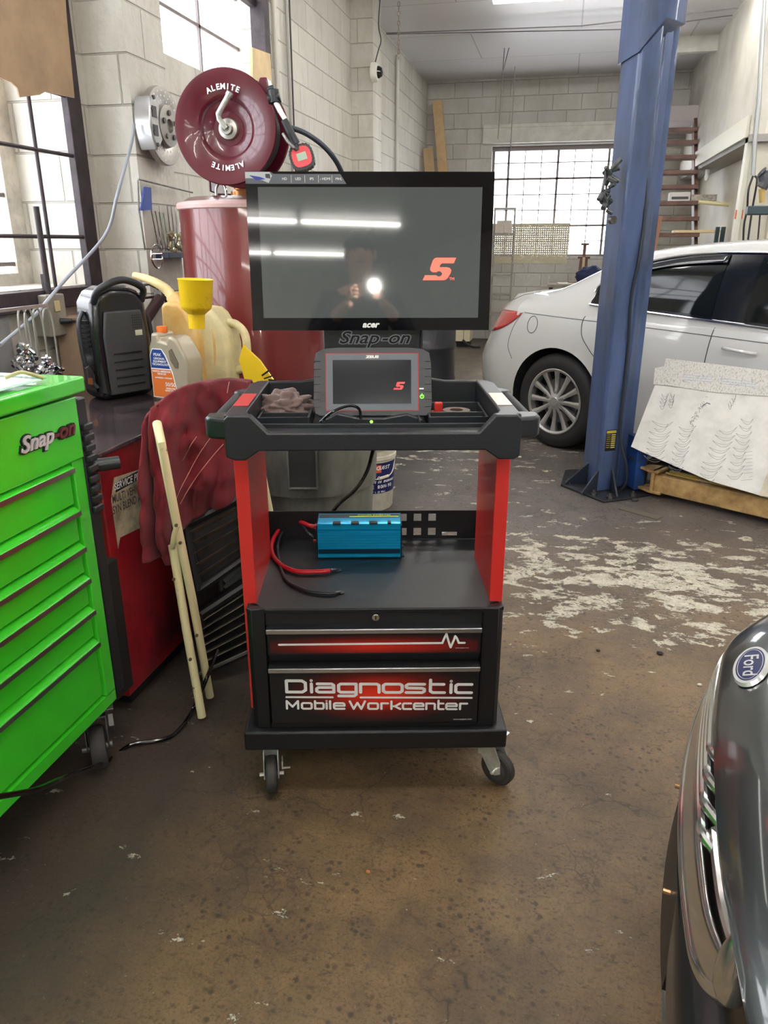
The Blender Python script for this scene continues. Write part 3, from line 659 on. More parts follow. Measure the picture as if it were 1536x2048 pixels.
# crumpled rag in the left tray bin
def blob(mb, c, rx, ry, rz, amp, fr, seed=0, nu=40, nv=24, mi=0, flat=0):
    def fn(u, v):
        th = u*2*pi; ph = v*pi; n = Vector((cos(th)*sin(ph), sin(th)*sin(ph), -cos(ph)))
        d = 1+amp*(abs(noise.noise(n*fr+Vector((seed, 0, 0))))*2-.5)+amp*.5*noise.noise(n*fr*2.3+Vector((0, seed, 3)))
        z = n.z*rz*d
        if flat: z = max(z, -flat)
        return (c[0]+n.x*rx*d, c[1]+n.y*ry*d, c[2]+z)
    return mb.grid(nu, nv, fn, mi, cu=True)
CM = Matrix.Translation(cart.location) @ RZ(RZC)
o = blob(MB(CM), (-.235, .25, 1.045), .066, .046, .040, .38, 1.9, 4, 64, 36, flat=.034).build('crumpled_rag', mat('rag_brown', (112, 92, 88), .9, sheen=.3), smooth=180)
tag(o, 'crumpled brown shop rag lying in the left bin of the cart tray', 'rag')
o = MB(CM).box(.160, .182, .255, .275, 1.009, 1.052).box(.150, .165, .258, .270, 1.009, 1.030).build('red_clip', mat('clip_red', (200, 44, 32), .4), bevel=.003)
tag(o, 'small red plastic clip standing in the right bin of the cart tray', 'clip')
o = MB(CM @ T(.218, .25, 1.009)).lathe([(.018, 0), (.036, 0), (.038, .004), (.038, .022), (.036, .026), (.018, .026), (.018, 0)], 30).build('tape_roll', mat('tape_brown', (92, 70, 60), .4))
tag(o, 'dark roll of tape lying in the right bin of the cart tray', 'tape roll')

# ================================================================ POWER INVERTER
inv = thing('power_inverter', 'metallic blue finned power inverter box on the cart shelf', 'inverter', CM @ Vector((-.045, .405, .567)), RZC)
BLU = mat('anodised_blue', (14, 158, 204), .28, .5); DBL = mat('anodised_blue_dark', (22, 60, 80), .3, .7)
pr = [(-.06, .0), (.06, .0), (.063, .012), (.060, .016)]
z = .022
fp = [(-.058, .002), (-.062, .006)]
for k in range(9):
    zz = .012+k*.0085; fp += [(-.0625, zz), (-.0625, zz+.003), (-.0595, zz+.0042), (-.0595, zz+.0072)]
fp += [(-.062, .094), (-.045, .105), (-.03, .108), (.03, .108), (.045, .105), (.062, .094), (.062, .006), (.058, .002)]
YZX = Matrix(((0, 0, 1, 0), (1, 0, 0, 0), (0, 1, 0, 0), (0, 0, 0, 1)))
# top is the face with sockets, tipped towards the viewer
body = MB().prism([(p[0], p[1]) for p in fp], -.122, .122, 0, YZX).build('body', BLU, inv, smooth=20)
MB().prism([(-.0632, .018), (-.0632, .032), (-.0618, .032), (-.0618, .018)], -.121, .121, 0, YZX).build('lower_band', DBL, inv)
MB().box(-.126, -.122, -.056, .056, .003, .103).build('end_plate', DBL, inv, bevel=.001)
MB().box(.122, .126, -.056, .056, .003, .103).box(.122, .134, -.05, -.02, 0, .004).box(.122, .134, .02, .05, 0, .004).build('end_plate', DBL, inv, bevel=.001)
MB().prism([(-.040, .1062), (.044, .1052), (.044, .1062), (.02, .1092), (-.02, .1092)], -.118, .118, 0, YZX) 
lab = MB().box(-.120, .120, .000, .030, .108, .1086, 0).box(-.030, .118, .004, .011, .1086, .1089, 1).build('name_strip', [BLKINK, mat('lime_print', (196, 214, 60), .4)], inv)
g = MB(); g.text('POWER INVERTER', .011, T(.045, .020, .1089), 0, 0, .0003, 0, 1.1); g.build('lettering', mat('lime_print', (196, 214, 60)), lab, smooth=0)
for x in (-.066, -.012, .042):
    s_ = MB(RX(0)); s_.box(x-.012, x+.012, -.050, -.030, .1035, .1095); oo = s_.build('socket', BLKP, inv, bevel=.002)
MB().box(.084, .094, -.048, -.030, .103, .110).build('switch', BLKP, inv, bevel=.002)
def wl(o, p): return o.location + (Matrix.Rotation(o.rotation_euler.z, 3, 'Z') @ Vector(p))
def shelfpt(px, py, z=.567):
    return local(inv, atz(px, py, z))
q = [(-.126, .02, .07), (-.15, .02, .075)]+[tuple(shelfpt(*p, z)) for p, z in (((595, 1044), .62), ((560, 1058), .60), ((543, 1092), .580), ((554, 1122), .576), ((590, 1142), .576), ((640, 1143), .576), ((660, 1141), .576))]
MB().tube(spline(q, 8), .0065, 12).build('red_cable', mat('cable_red', (190, 26, 40), .35), inv, label='thick red battery cable')
e = tuple(shelfpt(660, 1141, .576)); e2 = tuple(shelfpt(672, 1139, .572))
MB().cyl(e, e2, .0055, .004).lathe([(.004, 0), (.0085, 0), (.0085, .002), (.004, .002), (.004, 0)], 20, 0, T(e2[0]+.006, e2[1], .002)).build('ring_terminal', STL, inv)
q = [(-.126, -.02, .045), (-.15, -.01, .06)]+[tuple(shelfpt(*p, z)) for p, z in (((595, 1040), .615), ((572, 1054), .60), ((556, 1088), .580), ((560, 1130), .573), ((575, 1162), .573), ((615, 1182), .573), ((655, 1187), .573), ((672, 1186), .573))]
MB().tube(spline(q, 8), .0048, 12).build('black_cable', BLKP, inv, label='thinner black battery cable')
e = tuple(shelfpt(671, 1186, .573)); e2 = tuple(shelfpt(680, 1184, .571))
MB().cyl(e, e2, .0045, .0035).lathe([(.003, 0), (.007, 0), (.007, .002), (.003, .002), (.003, 0)], 20, 0, T(e2[0]+.005, e2[1], .002)).build('ring_terminal', STL, inv)
MB().cyl((-.126, .02, .07), (-.136, .02, .07), .012, n=8).cyl((-.126, -.02, .045), (-.138, -.02, .045), .007).build('terminal', mat('terminal_red', (150, 30, 34), .4), inv)
# ================================================================ GREEN TOOL CHEST
GRNP = mat('chest_green', (64, 208, 44), .25, coat=.6, var=.06, scale=3)
MV = (0, 0, 0)
tc_ = thing('tool_chest', 'bright green rolling tool chest with long silver drawer pulls at the left edge', 'tool chest', (-1.18, 1.655, 0), 0)
# local frame: front plane x=0 facing +x, y from -1.1 to 0
D0, D1 = -1.12, 0
b_ = MB()
b_.box(-.60, -.035, D0, D1, .187, 1.085).box(-.035, -.004, D0, D1, .187, .225).box(-.035, -.004, -.045, D1, .225, .93).box(-.035, -.004, D0, D0+.045, .225, .93).box(-.035, 0, D0, D1, .925, 1.085)
b_.build('body', GRNP, tc_, bevel=.003)
MB().box(-.62, .012, D0-.012, D1+.030, 1.092, 1.132).build('lid', GRNP, tc_, bevel=.006, seg=3)
zs = [.922, .806, .704, .612, .517, .418, .228]
for k in range(6):
    z1, z0 = zs[k]-.004, zs[k+1]+.006
    d = MB().box(-.034, -.012, D0+.05, -.050, z0, z1-.02).prism([(-.034, z1-.022), (-.012, z1-.022), (.002, z1-.012), (.004, z1-.008), (-.012, z1+.002), (-.034, z1+.002)], D0+.05, -.050, 0, Matrix(((1, 0, 0, 0), (0, 0, 1, 0), (0, 1, 0, 0), (0, 0, 0, 1))))
    o = d.build('drawer', GRNP, tc_, bevel=.002)
    MB().prism([(.0045, z1-.008), (.0045, z1-.020), (-.006, z1-.022), (-.006, z1-.018), (.002, z1-.016), (.002, z1-.008)], D0+.05, -.05, 0, Matrix(((1, 0, 0, 0), (0, 0, 1, 0), (0, 1, 0, 0), (0, 0, 0, 1)))).build('pull_strip', mat('pull_steel', (150, 148, 140), .3, .9), o)
e = MB()
Me = frame((.0015, -.135, 1.012), (0, 1, 0), (0, 0, 1))
for (zz, of, ms) in ((0, .0040, (2, 2)), (.0032, .0010, (0, 1))):
    e.text('Snap', .052, Me @ T(-.042, 0, zz), .003, .35, of, ms[0], 1.2); e.text('-on', .052, Me @ T(.060, 0, zz), .003, .35, of, ms[1], 1.2)
e.build('raised_emblem', [mat('emblem_silver', (214, 216, 218), .3, .35), mat('emblem_maroon', (120, 60, 64), .3, .5), BLKINK], tc_, label='chrome raised brand lettering', smooth=0)
bm_ = MB().box(-.08, -.004, .004, .045, .20, 1.075)
for k in range(9): z = .99-k*.028; bm_.box(-.004, .010, .006, .044, z, z+.020)
bm_.build('corner_bumper', BLKP, tc_, bevel=.004)
MB().box(-.06, -.005, .002, .09, .18, .60).build('side_panel', mat('side_black', (22, 22, 24), .5), tc_)  # plain black slab at the far end of the chest
MB().cyl((-.02, .05, .885), (.035, .10, .885), .018, n=20).cyl((-.02, .06, .885), (-.3, .075, .885), .014).build('push_handle', mat('handle_rubber', (40, 46, 46), .35), tc_)
cast = MB(); 
def big_caster(parent, x, y, rz):
    M = T(x, y, 0) @ RZ(rz); f = MB(M)
    f.box(-.055, .055, -.045, .045, .18, .187).cyl((0, 0, .18), (0, 0, .16), .032, .026)
    for s_ in (-1, 1): f.prism([(-.035, .16), (.035, .16), (.055, .07), (.03, .045), (.01, .05), (-.02, .10)], s_*.03-.002, s_*.03+.002, 0, YZX)
    f.box(-.032, .032, -.035, .035, .155, .162)
    o = f.build('caster', STL, parent, bevel=.001)
    MB(M @ T(0, .035, .064)).lathe([(0, -.022), (.045, -.022), (.058, -.02), (.064, -.01), (.064, .01), (.058, .02), (.045, .022), (0, .022)], 36, 0, RY(90)).build('wheel', RUB, o)
    MB(M).cyl((-.04, .035, .064), (.045, .035, .064), .012, n=12).prism([(-.05, .09), (-.02, .06), (0, .10), (-.02, .13)], -.05, -.035, 0, YZX).build('brake_lever', mat('brake_grey', (104, 102, 98), .4, .6), o, bevel=.001)
big_caster(tc_, .0-.06, -.04, 215)
big_caster(tc_, -.5, -.04, 30); big_caster(tc_, -.06, D0+.1, 200)
# liner with a sheet of tinted plastic lying on the lid
def sheet(u, v): 
    x, y = -.02-.55*u, -1.0+.93*v
    return (x, y, 1.134+.006*noise.noise(Vector((x*6, y*6, 1)))+.0065)
o = MB(T(-1.18, 1.655, 0)).grid(24, 36, sheet).build('plastic_sheet', mat('mint_sheet', (190, 226, 214), .15, coat=.5), solid=.002)
tag(o, 'pale mint plastic sheet lying on the lid of the green tool chest', 'plastic sheet')
q = [atz(10, 756, 1.16), atz(40, 745, 1.17), atz(60, 748, 1.165), atz(85, 756, 1.15)]
tag(MB().tube(spline(q, 6), .0045, 8).build('straw_string', mat('cord_straw', (196, 190, 140), .6)), 'short straw-coloured string curled on the green tool chest lid', 'string')

# ================================================================ RED BENCH TANK
BR = mat('bench_red', (150, 24, 34), .4, rgb2=(60, 20, 26), scale=2.6, coat=.2)
BT = mat('bench_top_oily', (72, 58, 62), .22, var=.55, scale=3.0, rgb2=(30, 26, 28), coat=.5, bump=.2, bscale=20)
bench = thing('oil_bench', 'red steel workbench tank with a grimy oil-stained top against the left wall', 'workbench', (-1.27, 1.84, 0))
MB().box(-.86, 0, 0, 1.19, .06, .868).build('body', BR, bench, bevel=.004)
MB().box(-.875, .012, -.01, 1.20, .868, .882).build('bench_top', BT, bench, bevel=.003, label='oily dark top with red stains')
MB().box(-.82, -.03, .05, 1.10, .0, .06).build('plinth', BLKINK, bench)
pm = frame((.0, .075, .562), (0, 1, 0), (0, 0, 1))   # front face plane, x along the bench
g = MB()
a = [local(bench, atu(*p, -1.2695)) for p in ((228, 955), (282, 938), (292, 1050), (240, 1075), (236, 1098), (222, 1000))]
g.prism([(p.y, p.z) for p in a], 0, .001, 0, Matrix(((0, 0, 1, .0005), (1, 0, 0, 0), (0, 1, 0, 0), (0, 0, 0, 1))))
a = [local(bench, atu(*p, -1.2695)) for p in ((228, 967), (282, 938), (284, 955), (231, 985))]
g.prism([(p.y, p.z) for p in a], .001, .0015, 1, Matrix(((0, 0, 1, .0005), (1, 0, 0, 0), (0, 1, 0, 0), (0, 0, 0, 1))))
def ontext(mb, txt, pa, pb, u, size, mi, off=0, shear=0, xs=1, ext=0):
    A, B = local(bench, atu(*pa, u)), local(bench, atu(*pb, u)); M = frame((A+B)/2, B-A, (0, 0, 1)); mb.text(txt, size, M, ext, shear, off, mi, xs)
ontext(g, 'SERVICE PRO', (231, 974), (283, 950), -1.267, .030, 2, .0008, .2, .95)
ontext(g, 'MULTI VEHICLE', (230, 998), (282, 975), -1.267, .036, 3, .0004, 0, .72)
ontext(g, 'SYN BLEND ATF', (233, 1019), (284, 994), -1.267, .036, 3, .0004, 0, .72)
g.build('paper_label', [mat('label_paper', (196, 184, 152), .7, var=.3, scale=14), BLKINK, WHT, mat('pen_ink', (64, 60, 66), .7)], bench, label='torn paper label with printed words', smooth=0)

# ---- things standing on the bench (top z = .882)
ZB = .882
# jump starter
p0 = atz(172, 800, ZB); p1 = atz(268, 778, ZB)
js = thing('jump_starter', 'black portable jump starter pack standing upright on the bench', 'jump starter', atz(216, 797, ZB)+Vector((-.0, .08, 0)), 12.87+50)
out = [(-.108, .0), (.108, 0), (.118, .03), (.122, .25), (.112, .36), (.085, .40), (.04, .418), (-.04, .418), (-.085, .40), (-.112, .36), (-.122, .25), (-.118, .03)]
DG = mat('pack_grey', (58, 60, 63), .5, rgb2=(92, 40, 42), scale=9, lo=.6, hi=.68)
o = MB().prism(out, -.055, .085, 0, XZ).build('body', BLKS if False else mat('pack_black', (22, 23, 26), .25, coat=.3), js, bevel=.03, seg=5)
MB().prism([(-.085, .02), (.085, .02), (.09, .24), (.075, .33), (-.075, .33), (-.09, .24)], .084, .098, 0, XZ).build('face_panel', DG, js, bevel=.006)
g = MB()
for k in range(6): g.box(-.128-.003, -.10, -.05, .02, .20+k*.018, .208+k*.018)
g.build('vent', BLKINK, js); g = MB()
for k in range(6):
    for j in range(5): g.disc((.035+j*.009, .265+k*.009), .003, XZ, 8, z=.0992)
g.build('speaker_holes', BLKINK, js); g = MB()
for k in range(5): g.box(-.06, .06, -.100, -.098, .05+k*.03, .056+k*.03)
g.build('vent', BLKINK, js)
g = MB().tube(spline([(-.10, -.07, .36), (-.09, -.10, .408), (0, -.11, .44), (.09, -.10, .408), (.10, -.07, .36)], 8), .013, 12)
g.build('carry_handle', BLKP, js)
for s_ in (-1, 1):
    q = spline([(s_*.12, -.02, .33), (s_*.148, -.03, .28), (s_*.15, -.04, .16), (s_*.135, -.05, .08), (s_*.12, -.06, .05)], 6)
    MB().tube(q, .0085, 10).build('clamp_cable', BLKP, js)
    MB().prism([(s_*.120, .03), (s_*.150, .05), (s_*.155, .13), (s_*.14, .14), (s_*.12, .10)], .03, .055, 0, XZ).build('clamp', mat('clamp_dark', (48, 42, 44), .4), js, bevel=.004)
MB().prism([(-.155, .07), (-.14, .065), (-.138, .09), (-.153, .092)], .055, .062, 0, XZ).build('clamp_tip', mat('copper', (196, 130, 84), .3, .9), js, label='copper clamp jaw')
MB().box(.04, .07, -.1005, -.0995, .235, .255).build('label', mat('pale_label', (190, 186, 170), .5), js)

# antifreeze jug
def jug(parent, mats, w, d, h, neck, handle=True, x0=0):
    """blow-moulded jug: square-ish body tapering to a neck, with a loop handle"""
    b = MB()
    prof = [(0, 1, 1), (.02, 1.03, 1.03), (.10, 1.0, 1), (.35, .97, .98), (.55, 1, 1), (.66, .98, .98), (.78, .80, .86), (.88, .50, .6), (.93, neck/w*2.1, neck/d*2.1), (1, neck/w*2, neck/d*2)]
    n = 32
    def fn(u, v):
        k = v*(len(prof)-1); i = min(int(k), len(prof)-2); f = k-i
        z = prof[i][0]*(1-f)+prof[i+1][0]*f; sx = prof[i][1]*(1-f)+prof[i+1][1]*f; sy = prof[i][2]*(1-f)+prof[i+1][2]*f
        a = 2*pi*u; e = 4.0 if z < .7 else 2.4
        r = (abs(cos(a))**e+abs(sin(a))**e)**(-1/e)
        shift = -.22*w*max(0, (z-.6)/.4)
        return (r*cos(a)*w/2*sx+shift*1.0, r*sin(a)*d/2*sy, z*h)
    b.grid(48, 37, fn, 0, cu=True); b.disc((0, 0), 1, Matrix.Diagonal((w/2, d/2, 1, 1)), 32, 0)
    return b
JG = mat('jug_gold_grey', (176, 166, 146), .38, .25)
jb = thing('antifreeze_jug', 'greyish gold coolant jug with orange cap and blue and orange label on the bench', 'jug', atz(352, 799, ZB)+Vector((0, .02, 0)), 12.87-24); jb.scale = (.88, .88, .84)
def jugshape(mb, pts, y0, y1, mi=0): return mb.prism(pts, y0, y1, mi, XZ)
# silhouette with a handle hole: built as ring of quads
o_ = MB(); 
oj = [(-.092, 0), (.085, 0), (.092, .03), (.088, .10), (.096, .16), (.086, .205), (.060, .262), (.028, .292), (.0, .300), (-.022, .300), (-.028, .285), (-.03, .275), (-.06, .262), (-.085, .235), (-.095, .19), (-.096, .03)]
oj = [(-.082, 0), (.105, 0), (.112, .03), (.104, .10), (.112, .17), (.098, .21), (.060, .275), (.030, .290), (.012, .286), (.004, .262), (-.030, .268), (-.034, .300), (-.074, .300), (-.078, .266), (-.092, .235), (-.094, .19), (-.09, .03)]
b_ = jugshape(MB(), oj, -.055, .055).build('body', JG, jb, bevel=.016, seg=4)
MB().tube(spline([(.030, 0, .274), (.058, 0, .235), (.075, 0, .19), (.082, 0, .15)], 6), .015, 12).build('handle_grip', JG, jb)
MB().prism([(.018, .225), (.034, .235), (.062, .175), (.058, .150), (.045, .150), (.022, .185)], .0555, .058, 0, XZ).build('handle_recess', mat('jug_recess', (110, 100, 84), .5), jb)
MB(T(-.054, 0, .296)).lathe([(.0, .028), (.021, .028), (.0225, .025), (.0225, .002), (.0215, 0), (0, 0)], 24).build('cap', mat('cap_orange', (238, 118, 44), .45), jb, label='orange screw cap')
lb = MB(); lb.prism([(-.086, .012), (.052, .012), (.03, .13), (.0, .205), (-.02, .232), (-.07, .232), (-.085, .20)], .056, .0572, 0, XZ)
lb.prism([(-.083, .145), (.018, .145), (-.004, .20), (-.022, .228), (-.068, .228), (-.082, .20)], .0572, .0576, 1, XZ)
lb.prism([(-.083, .015), (.049, .015), (.027, .120), (.020, .140), (-.083, .140)], .0572, .0576, 2, XZ)
for tx, x, z, s_ in (('PEAK', -.044, .205, .018), ('ORIGINAL', -.036, .188, .013), ('EQUIPMENT', -.034, .175, .013), ('TECHNOLOGY', -.032, .162, .013), ('NORTH AMERICAN', -.030, .131, .011), ('VEHICLES', -.030, .120, .011), ('ANTIFREEZE + COOLANT', -.022, .102, .008), ('50/50', .012, .074, .024), ('PREDILUTED', .012, .056, .009), ('READY TO USE', .012, .046, .009)):
    lb.text(tx, s_, frame((x, -.0581, z), (1, 0, 0), (0, 0, 1)), 0, 0, .0004, 0, 1.0)
lb.build('label', [WHT, mat('label_blue', (34, 66, 140), .4), mat('label_orange', (222, 118, 52), .4)], jb, smooth=0)
# amber and pale pouring jugs
AMB = mat('amber_plastic', (214, 168, 92), .42, var=.25, scale=9, rgb2=(226, 196, 140)); PAL = mat('pale_plastic', (222, 208, 160), .45, var=.12, scale=8)
def pourjug(name, label, loc, rz, m, h, w):
    t = thing(name, label, 'jug', loc, rz)
    o = [(-w*.5, 0), (w*.40, 0), (w*.42, .02), (w*.42, h*.55), (w*.36, h*.72), (w*.14, h*.92), (-.0, h*.98), (-w*.36, h), (-w*.5, h*.95), (-w*.52, h*.6)]
    MB().prism(o, -.07, .07, 0, XZ).build('body', m, t, bevel=.028, seg=5)
    q = spline([(w*.26, 0, h*.80), (w*.46, 0, h*.78), (w*.66, 0, h*.66), (w*.68, 0, h*.40), (w*.60, 0, h*.26), (w*.38, 0, h*.22)], 7)
    MB().tube(q, .017, 14).build('handle', m, t)
    return t
aj = pourjug('oil_jug', 'amber translucent pouring jug with flexible spout behind the coolant jug', atz(384, 778, ZB)+Vector((0.0, .03, 0)), 12.87-20, AMB, .35, .17)
q = [(-.055+.0, 0, .335), (-.09, 0, .385), (-.13, -.01, .415), (-.19, -.01, .435), (-.24, -.01, .445)]
MB().cyl((-.03, 0, .31), (-.07, 0, .37), .038, .030).build('neck_ring', AMB, aj, bevel=.004)
sp = spline(q, 8); MB().tube(sp, [.022-.010*i/len(sp)+.0016*(i % 2) for i in range(len(sp))], 16).build('flexible_spout', mat('spout_cream', (226, 206, 152), .45), aj)
pj = pourjug('oil_jug', 'pale cream pouring jug with big loop handle right of the amber jug', atz(444, 774, ZB), 12.87-14, PAL, .33, .18)
fn_ = thing('funnel_cup', 'yellow plastic funnel cup stuck tilted in the amber jug', 'funnel', (0, 0, 0))
pa = atY(393, 628, 2.72); pb = atY(391, 566, 2.72)
ax = (pb-pa).normalized(); zq = ax.to_track_quat('Z', 'Y').to_matrix().to_4x4()
ht = (pb-pa).length
MFn = Matrix.Translation(pa) @ zq
fn_.location = pa; Mf = zq
MB(Mf).lathe([(.028, -.05), (.030, 0), (.050, .018), (.054, .026), (.060, ht+.008), (.063, ht+.012), (.060, ht+.014), (.057, ht+.008), (.051, .03), (.03, .01), (.025, -.05)], 40).build('cup', mat('funnel_yellow', (244, 204, 28), .4, var=.55, scale=16, rgb2=(180, 140, 20), lo=.58, hi=.75), fn_)
# small bottle and box behind, grease gun
p = atz(278, 778, ZB)
o = thing('clear_bottle', 'small straw-coloured bottle standing between the jump starter and the coolant jug', 'bottle', p+Vector((.0, .07, 0)))
MB().lathe([(0, 0), (.036, 0), (.040, .01), (.038, .05), (.034, .08), (.038, .11), (.037, .16), (.022, .19), (.018, .20), (.018, .215), (0, .215)], 28).build('body', mat('bottle_straw', (198, 182, 132), .3, var=.2), o)
MB().lathe([(0, .24), (.021, .24), (.022, .21), (.018, .208)], 24).build('cap', mat('cap_tan', (190, 160, 110), .5), o)
p = atz(155, 745, ZB)
bx = thing('cardboard_box', 'plain brown cardboard box on the bench behind the jump starter', 'box', (-1.98, 3.03, ZB))
MB().box(-.13, .13, -.14, .14, 0, .27).build('carton', mat('carton', (168, 140, 118), .8, var=.12), bx, bevel=.003)
MB().box(-.131, .131, -.02, .02, .269, .2715).build('tape', mat('kraft_tape', (150, 118, 90), .4), bx)
gg = thing('grease_gun', 'dark grease gun hanging from the wall behind the coolant jug', 'grease gun', atu(320, 585, -1.9))
A = atu(322, 592, -1.88)-gg.location; B = atu(285, 650, -1.88)-gg.location; Cc = atu(325, 583, -1.88)-gg.location
MB().cyl(A, B, .026, n=18).build('barrel', mat('gun_brown', (72, 52, 52), .35, .4), gg)
MB().cyl(A, A+(A-B)*.18, .028, n=18).box(A.x-.02, A.x+.02, A.y-.03, A.y+.03, A.z-.01, A.z+.03).build('head', STL, gg, bevel=.003)
MB().tube([A+Vector((0, .0, .03)), A+Vector((0, -.10, .06)), A+Vector((0, -.2, .055))], .006).build('lever', STL, gg)
q = spline([A+Vector((0, .04, .0)), A+Vector((.01, .05, -.1)), A+Vector((.02, .02, -.25)), A+Vector((.01, .0, -.33))], 6)
MB().tube(q, .008).build('grease_hose', BLKP, gg)
MB().tube([atu(262, 600, -1.90)-gg.location, atu(345, 588, -1.90)-gg.location], .006).build('hanging_rod', STEELP, gg)

# yellow sheet-metal part and maroon crate at the bench end
yb = atz(500, 765, ZB)
o = thing('yellow_bracket', 'yellow folded plastic sign leaning at the right end of the bench', 'sign', (-1.40, 3.02, ZB))
Ya = [atY(486, 690, 2.95), atY(520, 722, 2.95), atY(552, 768, 2.95), atY(520, 790, 2.95), atY(492, 770, 2.95), atY(478, 720, 2.95)]
g = MB(); vs = [p-o.location for p in Ya]; nrm = toW(0, .02); g.add(vs+[v+nrm for v in vs], [(0, 1, 2, 3, 4, 5), (6, 7, 8, 9, 10, 11)]+[(i, (i+1) % 6, 6+(i+1) % 6, 6+i) for i in range(6)])
g.build('panel', mat('sign_yellow', (246, 206, 40), .35), o)
g = MB(); c0 = atY(536, 755, 2.94)-o.location; g.text('1/4', .05, frame(c0, toW(.55, 0, -.8), toW(.8, 0, .55)), 0, 0, .001); g.build('marking', BLKINK, o, smooth=0)
o = MB().box(-1.325, -1.262, 2.90, 3.04, ZB, ZB+.07).build('maroon_crate', mat('crate_maroon', (128, 24, 48), .4), bevel=.006)
tag(o, 'low maroon plastic crate at the right end of the bench', 'crate')

# wire rack of hooks with fittings behind the tool chest
wr = thing('wire_rack', 'thin wire rack of tall loops hung with small metal fittings behind the tool chest', 'wire rack', atu(60, 640, -1.97))
def rl(px, py, u=-1.97): return atu(px, py, u)-wr.location
g = MB().box(-.004, .004, rl(0, 625).y-.5, rl(95, 610).y, rl(0, 625).z-.0, rl(0, 625).z+.012)
for px in (40, 53, 70, 90):
    a, b2 = rl(px-4, 640), rl(px+14, 640)
    zt = rl(px, 618).z
    q = spline([(0, a.y, ZB-wr.location.z+.02), (0, a.y, zt-.05), (.0, (a.y+b2.y)/2, zt), (.0, b2.y, zt-.05), (0, b2.y, ZB-wr.location.z+.02)], 8)
    g.tube(q, .004, 8)
g.build('loop', mat('wire_white', (190, 188, 184), .35, .6), wr)
random.seed(3)
for k in range(26):
    px = random.uniform(32, 115); py = random.uniform(672, 742)
    if px > 70: py = random.uniform(715, 745)
    p = rl(px, py, -1.92); a = Vector((random.uniform(-1, 1), random.uniform(-1, 1), random.uniform(-.3, 1))).normalized()*random.uniform(.018, .032)
    MB().cyl(p-a, p+a, .009, .006, 10).cyl(p, p+a*.5, .015, .015, 6).build('fitting', CHR, wr)
# outlet box with plug
ob_ = thing('outlet_box', 'grey surface-mounted electrical outlet box on the left wall below the window', 'outlet', atu(116, 628, -2.06))
MB().box(-.085, .0, -.06, .06, -.09, .08).build('box', mat('box_grey', (150, 144, 134), .6, var=.15), ob_, bevel=.006)
MB().box(.0, .004, -.018, .018, .01, .055).build('receptacle', mat('recept_ivory', (200, 186, 140), .5), ob_, bevel=.003)
MB().cyl((.0, .01, -.03), (.04, .03, -.03), .013, .010).tube(spline([(.04, .03, -.03), (.07, .07, -.04), (.08, .15, -.06), (.07, .22, -.09)], 6), .005).build('plug', BLKP, ob_)
MB().box(-.05, -.03, -.01, .01, .08, .16).cyl((-.03, -.0, .08), (-.03, 0, .42), .012).build('conduit', STEELP, ob_)
o = MB().box(-2.149, -2.12, .6, 2.62, .93, 1.22).build('raceway_panel', mat('panel_grey', (150, 148, 150), .5, var=.15)); tag(o, 'plain grey sheet panel along the wall below the left window', 'panel')
# grey air hose from the brake display
q = spline([atu(268, 248, -1.90), atu(262, 290, -1.91), atu(235, 390, -1.93)+Vector((.03, -.05, 0)), atu(190, 470, -2.02)+Vector((.05, 0, 0)), atu(130, 560, -2.05), atu(90, 607, -2.03), atu(60, 640, -2.0), atu(0, 690, -1.95)], 8)
tag(MB().tube(q, .007, 10).build('grey_cord', mat('cord_grey', (150, 156, 166), .4)), 'grey cord running diagonally down from the brake disc display past the left window', 'cord')

# cardboard in window 1 top
q = [atu(*p, -2.085) for p in ((-60, -30), (128, -30), (132, 30), (148, 196), (120, 190), (90, 183), (78, 190), (60, 192), (38, 195), (34, 176), (22, 165), (0, 156), (-60, 140))]
g = MB(); g.prism([(p.y, p.z) for p in q], 0, .006, 0, Matrix(((0, 0, 1, -2.088), (1, 0, 0, 0), (0, 1, 0, 0), (0, 0, 0, 1))))
o = g.build('cardboard_sheet', mat('cardboard', (170, 142, 112), .8, var=.12, scale=5, bump=.15, bscale=30)); tag(o, 'torn brown cardboard sheet covering the top of the left window', 'cardboard')
# board by window 2
q = [atu(*p, -2.09) for p in ((502, 95), (538, 108), (552, 345), (520, 352), (505, 250))]
g = MB().prism([(p.y, p.z) for p in q], 0, .02, 0, Matrix(((0, 0, 1, -2.10), (1, 0, 0, 0), (0, 1, 0, 0), (0, 0, 0, 1))))
o = g.build('plywood_offcut', mat('ply_tan', (214, 188, 146), .7, var=.1)); tag(o, 'tan plywood offcut leaning at the right side of the second left window', 'board')

# ================================================================ BRAKE DISC ON THE PIER
bd = thing('brake_disc', 'silver drilled brake disc and caliper mounted as a display on the painted pier', 'brake disc', (-1.93, 3.575, 1.965))
DSK = bpy.data.materials.new('drilled_disc'); DSK.use_nodes = True; N = DSK.node_tree.nodes; L = DSK.node_tree.links; b = N['Principled BSDF']; b.inputs['Metallic'].default_value = .85; b.inputs['Roughness'].default_value = .35
b.inputs['Base Color'].default_value = lin((176, 172, 168))
MXA = RY(90)
MB().lathe([(.078, .03), (.165, .03), (.168, .034), (.168, .058), (.165, .062), (.085, .062), (.078, .058), (.078, .03)], 64, 0, MXA).build('rotor', DSK, bd)
MB().lathe([(.0, .02), (.085, .02), (.085, .045), (.092, .065), (.088, .082), (.03, .085), (.03, .07), (0, .07)], 48, 0, MXA).build('hat', mat('hat_grey', (150, 146, 142), .4, .7), bd)
g = MB()
for k in range(24):
    for j in range(3):
        a = 2*pi*k/24+j*.09; r = .108+j*.020; g.cyl((.0615, r*sin(a), r*cos(a)), (.0628, r*sin(a), r*cos(a)), .0042, n=8)
g.build('drill_holes', WHT, bd)
